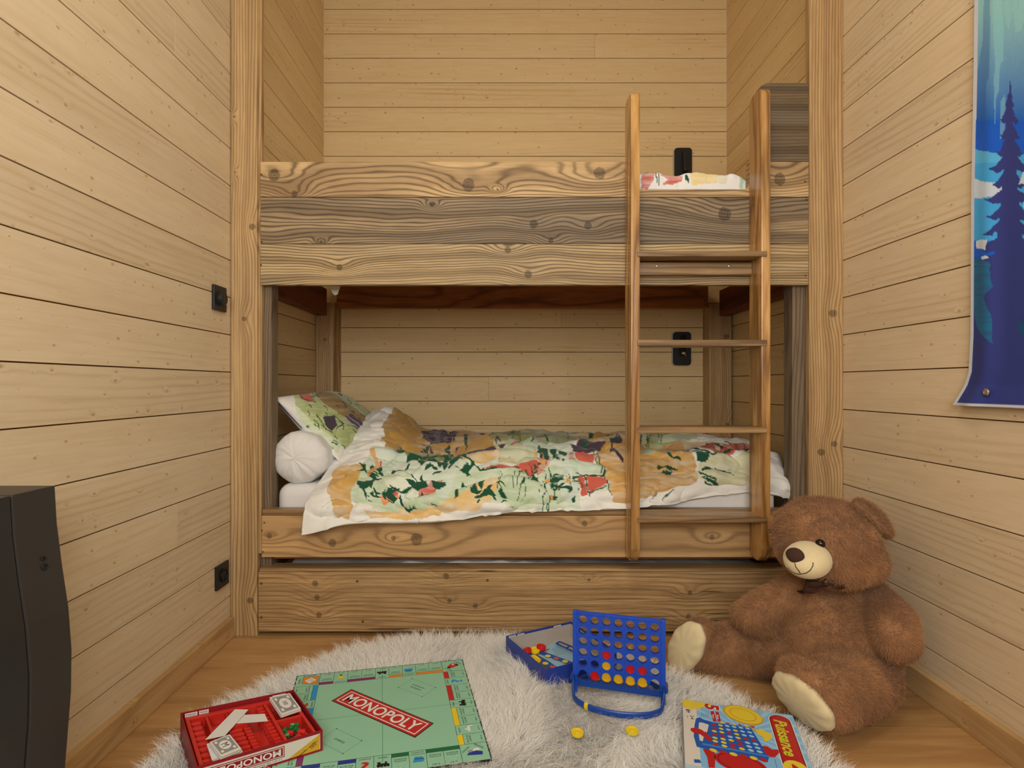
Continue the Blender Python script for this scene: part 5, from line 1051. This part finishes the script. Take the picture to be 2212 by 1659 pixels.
pq([(480, 790), (560, 780), (650, 850), (640, 1038), (560, 1038), (540, 900)], m_lr, 3)
cx_, cy_ = q4(1000, 1075); pr.ell(cx_, max(cy_, .038), .056, .036, m_lr, 3, -.2, 40); pr.ell(cx_, max(cy_, .038), .050, .031, m_band2, 3.4, -.2, 40); pr.ell(cx_, max(cy_, .038), .047, .0285, m_lr, 3.8, -.2, 40)
pq([(1270, 750), (1340, 760), (1400, 800), (1480, 800), (1495, 840), (1440, 900), (1380, 900), (1310, 850)], m_lr, 5.6)
x_, y_ = q4(1450, 980); pr.text('Le jeu des petits', x_, y_, .030, .003, m_nav, 3, -PI/2)
# title band
def cap(off_, k, m):
    x0, y0_ = q4(1500, 345); x1_ = x0; wd_ = .028-off_; xc = W_*0+q4(1530, 400)[0]
    xl_, xr_ = q4(1335+30, 400)[0]+off_, q4(1640, 420)[0]-off_; rr_ = (xr_-xl_)/2; yt = L_-.012-off_
    pts = [(xl_, .002)]+[(xl_, yt-rr_)]+[(xl_+rr_-rr_*math.cos(PI*i/12), yt-rr_+rr_*math.sin(PI*i/12)) for i in range(13)]+[(xr_, yt-rr_), (xr_, .002)]
    pr.poly(pts, m, k); return xl_, xr_, yt
cap(-.002, 3, m_wht); cap(0, 3.3, m_band2); xl_, xr_, yt = cap(.003, 3.8, m_band)
pr.text('Puissance', (xl_+xr_)/2-.001, yt-.022-.074, .150, .030, m_green, 5, -PI/2, .03, .25); pr.ell((xl_+xr_)/2, yt-.215, .026, .030, m_ly, 5); pr.text('4', (xl_+xr_)/2, yt-.215, .030, .030, m_lr, 6, -PI/2, .05)
if pr.N.z < 0: print('WARN lid print normal')
pr.build('printed_top', pb)
LID = [O_, U_, V_, W_, L_]

# ------------------------------------------------------------------ rug pile, pressed flat under what lies on it
def inside(X, Y, O, U1, V1, w_, l_, m=0.0):
    dx, dy = X-O.x, Y-O.y; a_ = dx*U1.x+dy*U1.y; b_ = dx*V1.x+dy*V1.y
    return (a_ > -m) & (a_ < w_+m) & (b_ > -m) & (b_ < l_+m)
V = RUGV.reshape(NBL, -1, 3)
gx_, gy_ = [np.repeat(V[..., k_].reshape(NBL, -1, 2).mean(2), 2, axis=1) for k_ in (0, 1)]
near_st = np.abs((gx_-(gl.x+GU.x*GW/2+GN.x*.03))*GU.x+(gy_-(gl.y+GU.y*GW/2+GN.y*.03))*GU.y) < GW/2+.02
near_st &= np.abs((gx_-gl.x)*GN.x+(gy_-gl.y)*GN.y-.0) < .125
near_st = near_st.any(1, keepdims=True)
V[..., 2] = np.where(near_st, V[..., 2]*.66, V[..., 2])
for dx_, dy_ in ((1247, 1583), (1365.5, 1579)):
    q_ = on_z(dx_, dy_, .04); V[..., 2] = np.where(np.hypot(gx_-q_.x, gy_-q_.y) < .03, np.minimum(V[..., 2], .034), V[..., 2])
press = inside(gx_, gy_, BOARD[0], BOARD[1], BOARD[2], BOARD[3], BOARD[3]); V[..., 2] = np.where(press, np.minimum(V[..., 2], .024), V[..., 2])
gone = inside(gx_, gy_, LID[0], LID[1], LID[2], LID[3], LID[4], -.001).any(1)
e1, e2 = (cs[1]-cs[0]), (cs[3]-cs[0]); gone |= inside(gx_, gy_, cs[0], e1.normalized(), e2.normalized(), e1.length, e2.length, -.001).any(1)
mid_ = inpoly(gx_.ravel(), gy_.ravel(), [(p.x, p.y) for p in (tl, nl, nr, tr_)]).reshape(gx_.shape); gone |= mid_.any(1)
V = V[~gone]; n_ = len(V); idx = np.arange(n_*V.shape[1]).reshape(n_, V.shape[1]//2, 2)
Q = np.stack([idx[:, :-1, 0], idx[:, :-1, 1], idx[:, 1:, 1], idx[:, 1:, 0]], -1).reshape(-1, 4)
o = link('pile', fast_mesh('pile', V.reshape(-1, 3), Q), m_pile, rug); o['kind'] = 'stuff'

# ================================================================== TEDDY BEAR
bear = empty('teddy_bear', (.98, 1.75, 0)); tag(bear, 'large brown plush teddy bear slumped against the right wall', 'teddy bear')
E = []          # (centre, radii, rotation)
def blob(px, py, D, r, rot=None): E.append((P(px, py, D), r if isinstance(r, tuple) else (r, r, r), rot))
def limb(a_, b_, r0, r1, n=7):
    a_, b_ = P(*a_), P(*b_)
    for i in range(n): f = i/(n-1); E.append((a_.lerp(b_, f), (r0+(r1-r0)*f,)*3, None))
blob(1805, 1372, 1.775, (.182, .165, .172)); blob(1800, 1300, 1.79, (.150, .130, .115)); blob(1795, 1260, 1.79, (.10, .10, .06))
limb((1715, 1278, 1.76), (1640, 1326, 1.80), .052, .064); blob(1632, 1334, 1.80, (.066, .062, .056), Euler((0, .6, 0)).to_matrix())
limb((1872, 1290, 1.73), (1925, 1350, 1.63), .058, .066); blob(1931, 1372, 1.60, (.060, .060, .068))
limb((1735, 1402, 1.78), (1540, 1402, 1.87), .080, .070, 9); 
ROLL1 = -.5; fd1 = Vector((-.80, -.58, .10)).normalized(); f1 = P(1496, 1394, 1.87); E.append((f1, (.064, .102, .052), rotz_to(fd1) @ Matrix.Rotation(ROLL1, 3, 'Z')))
limb((1872, 1462, 1.66), (1790, 1500, 1.53), .088, .086, 7)
fd2 = Vector((-.86, -.34, -.36)).normalized(); f2 = P(1750, 1499, 1.515)
E.append((f2, (.098, .088, .05), rotz_to(fd2)))
HCn = P(1795, 1166, 1.72); blob(1781, 1166, 1.72, (.137, .148, .122)); blob(1795, 1198, 1.72, (.138, .140, .088))
# ear on the wall side and one on the far side

mb = MB()
for c_, r_, rt in E:
    mb.ell(c_, r_, rt, sub=4)
raw = mb.build('tmp', None); 
md = raw.modifiers.new('r', 'REMESH'); md.mode = 'VOXEL'; md.voxel_size = .0065
md = raw.modifiers.new('s', 'SMOOTH'); md.factor = .5; md.iterations = 5
dg = bpy.context.evaluated_depsgraph_get(); dg.update(); me = bpy.data.meshes.new_from_object(raw.evaluated_get(dg)); bpy.data.objects.remove(raw); me.name = 'bear_body'
co = np.empty(len(me.vertices)*3); me.vertices.foreach_get('co', co); co = co.reshape(-1, 3)
nr_ = np.empty(len(me.vertices)*3); me.vertices.foreach_get('normal', nr_); nr_ = nr_.reshape(-1, 3)
co += nr_*((fbm(co[:, 0]*9+co[:, 1]*7, co[:, 2]*10, 77, 3)-.5)*.022)[:, None]; co[:, 2] = np.maximum(co[:, 2], .003); co[:, 0] = np.minimum(co[:, 0], XR-.004)
me.vertices.foreach_set('co', co.ravel()); me.update()
t = NT('bear_plush'); cn = t.noise(t.coord(), 7, 3, .6); hi = t.n.new('ShaderNodeNewGeometry').outputs['Random Per Island']
cc = t.mix(t.smooth(cn, .35, .68), c4((132, 88, 56)), c4((172, 122, 80))); cc = t.mix(t.math('MULTIPLY', hi, .5), cc, c4((212, 164, 116)))
t.l.new(cc, t.b.inputs['Base Color']); t.b.inputs['Roughness'].default_value = .7; t.b.inputs['Specular IOR Level'].default_value = .2; t.b.inputs['Sheen Weight'].default_value = .25; m_fur = t.mat
m_cream2 = plain('bear_cream_plush', (232, 214, 170), .9, .1, noise=.1, sheen=.3); m_nose = plain('bear_nose_brown', (74, 50, 40), .8, .2, noise=.3); m_eye = plain('bear_eye_black', (8, 8, 9), .08, .6); m_thread = plain('bear_thread', (50, 34, 26), .8)
m_bow = plain('bear_bow_brown', (60, 34, 28), .35, .5)
# muzzle and pads come first so that the fur can leave them free
fdir = Vector((-.62, -.78, -.14)).normalized()
MZ = P(1744, 1209, 1.60); mzM = rotz_to(fdir); mzr = (.061, .047, .072)
def pad_shape(c, d, rx, ry, th_, name, roll=0.0):
    M = rotz_to(d) @ Matrix.Rotation(roll, 3, 'Z'); mb = MB(); prof = [(.001, th_), (.4, th_*.95), (.75, th_*.7), (.93, th_*.35), (1.0, -.2*th_), (1.0, -.012), (.001, -.012)]
    n_ = 40; vs = []
    for r_, z_ in prof:
        for k_ in range(n_):
            a_ = 2*PI*k_/n_; ww = 1+.02*math.sin(a_*9)*(r_ > .7); vs.append(Vector(c)+M @ Vector((rx*r_*ww*math.cos(a_), ry*r_*ww*math.sin(a_), z_+.002*math.sin(a_*11)*(r_ > .6 and r_ < .97))))
    fs = [(i*n_+k_, i*n_+(k_+1) % n_, (i+1)*n_+(k_+1) % n_, (i+1)*n_+k_) for i in range(len(prof)-1) for k_ in range(n_)]
    mb.add(vs, fs); return mb.build(name, m_cream2, bear, True, True), M
pc1 = f1+fd1*.040; pad1, pM1 = pad_shape(pc1, fd1, .056, .095, .014, 'foot_pad', ROLL1)
pc2 = f2+fd2*.037; pad2, pM2 = pad_shape(pc2, fd2, .090, .074, .016, 'foot_pad')
# fur
me.calc_loop_triangles(); nt = len(me.loop_triangles); tri = np.empty(nt*3, np.int32); me.loop_triangles.foreach_get('vertices', tri); tri = tri.reshape(-1, 3)
p0, p1, p2 = co[tri[:, 0]], co[tri[:, 1]], co[tri[:, 2]]; ar = np.linalg.norm(np.cross(p1-p0, p2-p0), axis=1)
def in_ell(R, c, M, r_, grow=1.0):
    q_ = (R-np.array(c)) @ np.array(M); return ((q_/np.array(r_)/grow)**2).sum(1) < 1
def in_disc(R, c, M, rx, ry):
    q_ = (R-np.array(c)) @ np.array(M); return ((q_[:, 0]/rx)**2+(q_[:, 1]/ry)**2 < .95) & (np.abs(q_[:, 2]) < .045)
def fur(co, tri, NF, seed):
    p0, p1, p2 = co[tri[:, 0]], co[tri[:, 1]], co[tri[:, 2]]; ar = np.linalg.norm(np.cross(p1-p0, p2-p0), axis=1); nt = len(tri)
    g = np.random.default_rng(seed); pick = g.choice(nt, NF, p=ar/ar.sum()); a_ = g.uniform(size=(NF, 2)); fl = a_.sum(1) > 1; a_[fl] = 1-a_[fl]
    R = p0[pick]+(p1-p0)[pick]*a_[:, :1]+(p2-p0)[pick]*a_[:, 1:]; fn = np.cross(p1-p0, p2-p0)[pick]; fn /= np.linalg.norm(fn, axis=1, keepdims=True)+1e-12
    bad = in_ell(R, MZ, mzM, mzr) | in_disc(R, pc1, pM1, .056, .095) | in_disc(R, pc2, pM2, .090, .074) | (R[:, 2] < .006) | (R[:, 0] > XR-.010)
    R, fn = R[~bad], fn[~bad]; n = len(R)
    cl = fbm(R[:, 0]*60, R[:, 2]*60+R[:, 1]*60, 3, 2); fx = fbm(R[:, 0]*12+R[:, 1]*9, R[:, 2]*12, 5, 2)*6.28*1.5
    tang = np.stack([np.cos(fx)*.6, np.sin(fx)*.4, -.45+0*fx], -1)+g.normal(0, .3, (n, 3)); tang -= fn*(tang*fn).sum(1, keepdims=True)
    Vf, Qf = ribbons(R-fn*.001, fn+g.normal(0, .22, (n, 3)), tang*.9, g.uniform(.008, .0145, n)*(.5+1.0*cl), g.uniform(.0006, .0011, n), .7, 3, 3)
    Vf[:, 0] = np.minimum(Vf[:, 0], XR-.001); Vf[:, 2] = np.maximum(Vf[:, 2], .001); return Vf, Qf
Vf, Qf = fur(co, tri, 230000, 11)
nb_ = len(co); polys = np.empty(len(me.polygons), np.int32); me.polygons.foreach_get('loop_total', polys)
li = np.empty(len(me.loops), np.int32); me.loops.foreach_get('vertex_index', li); bq_ = li.reshape(-1, 4); body = fast_mesh('bear_body', np.r_[co, Vf], np.r_[bq_, Qf+nb_])
o = link('body', body, m_fur, bear, False); sm = np.zeros(len(body.polygons), bool); sm[:len(polys)] = True; body.polygons.foreach_set('use_smooth', sm)
def ear(c, rads, M):
    bm = bmesh.new(); bmesh.ops.create_icosphere(bm, subdivisions=4, radius=1)
    for v in bm.verts: x_, y_, z_ = v.co; v.co = Vector((x_*rads[0]+(.016*(1-z_*z_) if x_ < 0 else 0)*.8, y_*rads[1], z_*rads[2]))
    bm.transform(Matrix.Translation(c) @ M.to_4x4()); ev = np.array([v.co[:] for v in bm.verts]); et = np.array([[v.index for v in f.verts] for f in bm.faces], np.int32); bm.free()
    Ve, Qe = fur(ev, et, 14000, 5); n_ = len(Qe); T3 = np.r_[Qe[:, [0, 1, 2]], Qe[:, [0, 2, 3]]]+len(ev)
    return link('ear', fast_mesh('bear_ear', np.r_[ev, Ve], np.r_[et, T3], 3), m_fur, bear, False)
ear(P(1884, 1119, 1.66), (.023, .044, .069), Euler((0, -.80, 0)).to_matrix() @ Euler((0, 0, -.45)).to_matrix())
ear(P(1745, 1116, 1.86), (.022, .036, .045), Euler((0, .6, 0)).to_matrix())
# face
mb = MB(); mb.ell(MZ, mzr, mzM, sub=4); muz = mb.build('muzzle', m_cream2, bear, True)
def on_muzzle(px, py, out=0.0):
    """point of the muzzle surface seen at a pixel of the photograph's frame"""
    o_ = Vector((0, 0, HC)); d_ = (P(px, py, 1)-o_).normalized(); Mi = (Matrix.Diagonal([1/v for v in mzr])) @ mzM.transposed()
    oo, dd = Mi @ (o_-MZ), Mi @ d_; a2, b2, c2_ = dd.dot(dd), 2*oo.dot(dd), oo.dot(oo)-1; disc_ = b2*b2-4*a2*c2_
    if disc_ < 0: t_ = (MZ-o_).dot(d_); return o_+d_*t_
    p_ = o_+d_*((-b2-math.sqrt(disc_))/(2*a2)); return p_+(p_-MZ).normalized()*out
nc_ = on_muzzle(1717, 1200); mb = MB(); nn_ = (nc_-MZ).normalized(); nM = rotz_to(nn_)
mb.ell(nc_, (.027, .021, .010), nM, sub=3)
for v in range(len(mb.v)):                                # rounded triangle: narrower towards the mouth
    p_ = Vector(mb.v[v])-nc_; zz_ = p_.z; k_ = 1+zz_*16 if zz_ < 0 else 1; sd_ = Vector((nn_.y, -nn_.x, 0)).normalized(); p_ -= sd_*p_.dot(sd_)*(1-max(.35, k_)); mb.v[v] = tuple(nc_+p_)
mb.build('nose', m_nose, muz, True)
def thread(pix, name='mouth_stitch'): mb = MB(); mb.tube([on_muzzle(x, y, .0006) for x, y in pix], .0011, 8); mb.build(name, m_thread, muz, True)
thread([(1717, 1216), (1719, 1224), (1725, 1232), (1729, 1238)]); thread([(1702, 1226), (1709, 1234), (1719, 1239), (1729, 1240), (1741, 1238), (1750, 1232), (1756, 1222), (1756, 1215)])
ec = P(1773, 1175.5, 1.0); dd = (ec-Vector((0, 0, HC))).normalized()
# eye on the head surface
def head_hit(px, py):
    best = None; o_ = Vector((0, 0, HC)); d_ = (P(px, py, 1)-o_).normalized(); 
    for c_, r_ in ((HCn, (.158, .148, .122)), (P(1805, 1190, 1.72), (.148, .140, .10))):
        oo = Vector([(o_-c_)[i]/r_[i] for i in range(3)]); dd = Vector([d_[i]/r_[i] for i in range(3)]); a2, b2, c2_ = dd.dot(dd), 2*oo.dot(dd), oo.dot(oo)-1; q_ = b2*b2-4*a2*c2_
        if q_ > 0:
            t_ = (-b2-math.sqrt(q_))/(2*a2); best = t_ if best is None else min(best, t_)
    return o_+d_*best
from mathutils.bvhtree import BVHTree
bvh = BVHTree.FromPolygons([Vector(c) for c in co], [tuple(q) for q in tri])
def hit(px, py):
    o_ = Vector((0, 0, HC)); d_ = (P(px, py, 1)-o_).normalized(); h_ = bvh.ray_cast(o_, d_); return h_[0], h_[1]
far_ = bvh.ray_cast(HCn+Vector((-.6, .115, .0)), Vector((1, -.02, 0)))
for e_, n_ in (hit(1773, 1175), (far_[0], far_[1])):
    mb = MB(); mb.ell(e_+n_*.009, (.0125,)*3, None, sub=3); mb.build('eye', m_eye, bear, True)
# bow at the neck
def loop(c, d, L_b, w_b, th_b):
    c = Vector(c); d = Vector(d).normalized(); mb_pts = []
    up = Vector((0, -.3, 1)).normalized(); out = d.cross(up).normalized(); n_ = 14; m_ = 5; vs = []
    for i in range(n_+1):
        a2 = PI*2*i/n_; px_ = L_b*(1-math.cos(a2))/2; of = math.sin(a2)*th_b; wv = w_b*(.35+.65*math.sin(min(PI/2, px_/L_b*PI/2)))
        for j in range(m_+1): vv_ = (j/m_-.5)*wv; vs.append(c+d*px_+out*(of+.003*math.sin(j*2+i))+up*vv_)
    mb = MB(); mb.add(vs, [(i*(m_+1)+j, (i+1)*(m_+1)+j, (i+1)*(m_+1)+j+1, i*(m_+1)+j+1) for i in range(n_) for j in range(m_)]); return mb
bw = hit(1772, 1262)[0]+Vector((-.01, -.040, .020))
lb = loop(bw, (1, -.1, .12), .064, .046, .014).build('bow_loop', m_bow, bear, True); loop(bw, (-1, .05, -.25), .058, .040, .014).build('bow_loop', m_bow, bear, True)
mb = MB(); mb.ell(bw+Vector((0, -.006, 0)), (.010, .009, .013), None, sub=3); mb.build('bow_knot', m_bow, bear, True)
mb = MB(); mb.tube([bw, hit(1745, 1268)[0]+Vector((0, -.018, 0)), hit(1722, 1276)[0]+Vector((0, -.016, 0))], [(.011, .0012), (.012, .0012), (.015, .0012)], 8); mb.build('bow_tail', m_bow, bear, True)

# unseen ceiling luminaire, added to go with the overhead light
mb = MB(); mb.box(-.15, .35, .5, 1.0, 3.03, ZC-.002, b=.01); o = mb.build('added_lamp_housing', m_paper); tag(o, 'square pale unseen lamp housing added on the ceiling', 'lamp')
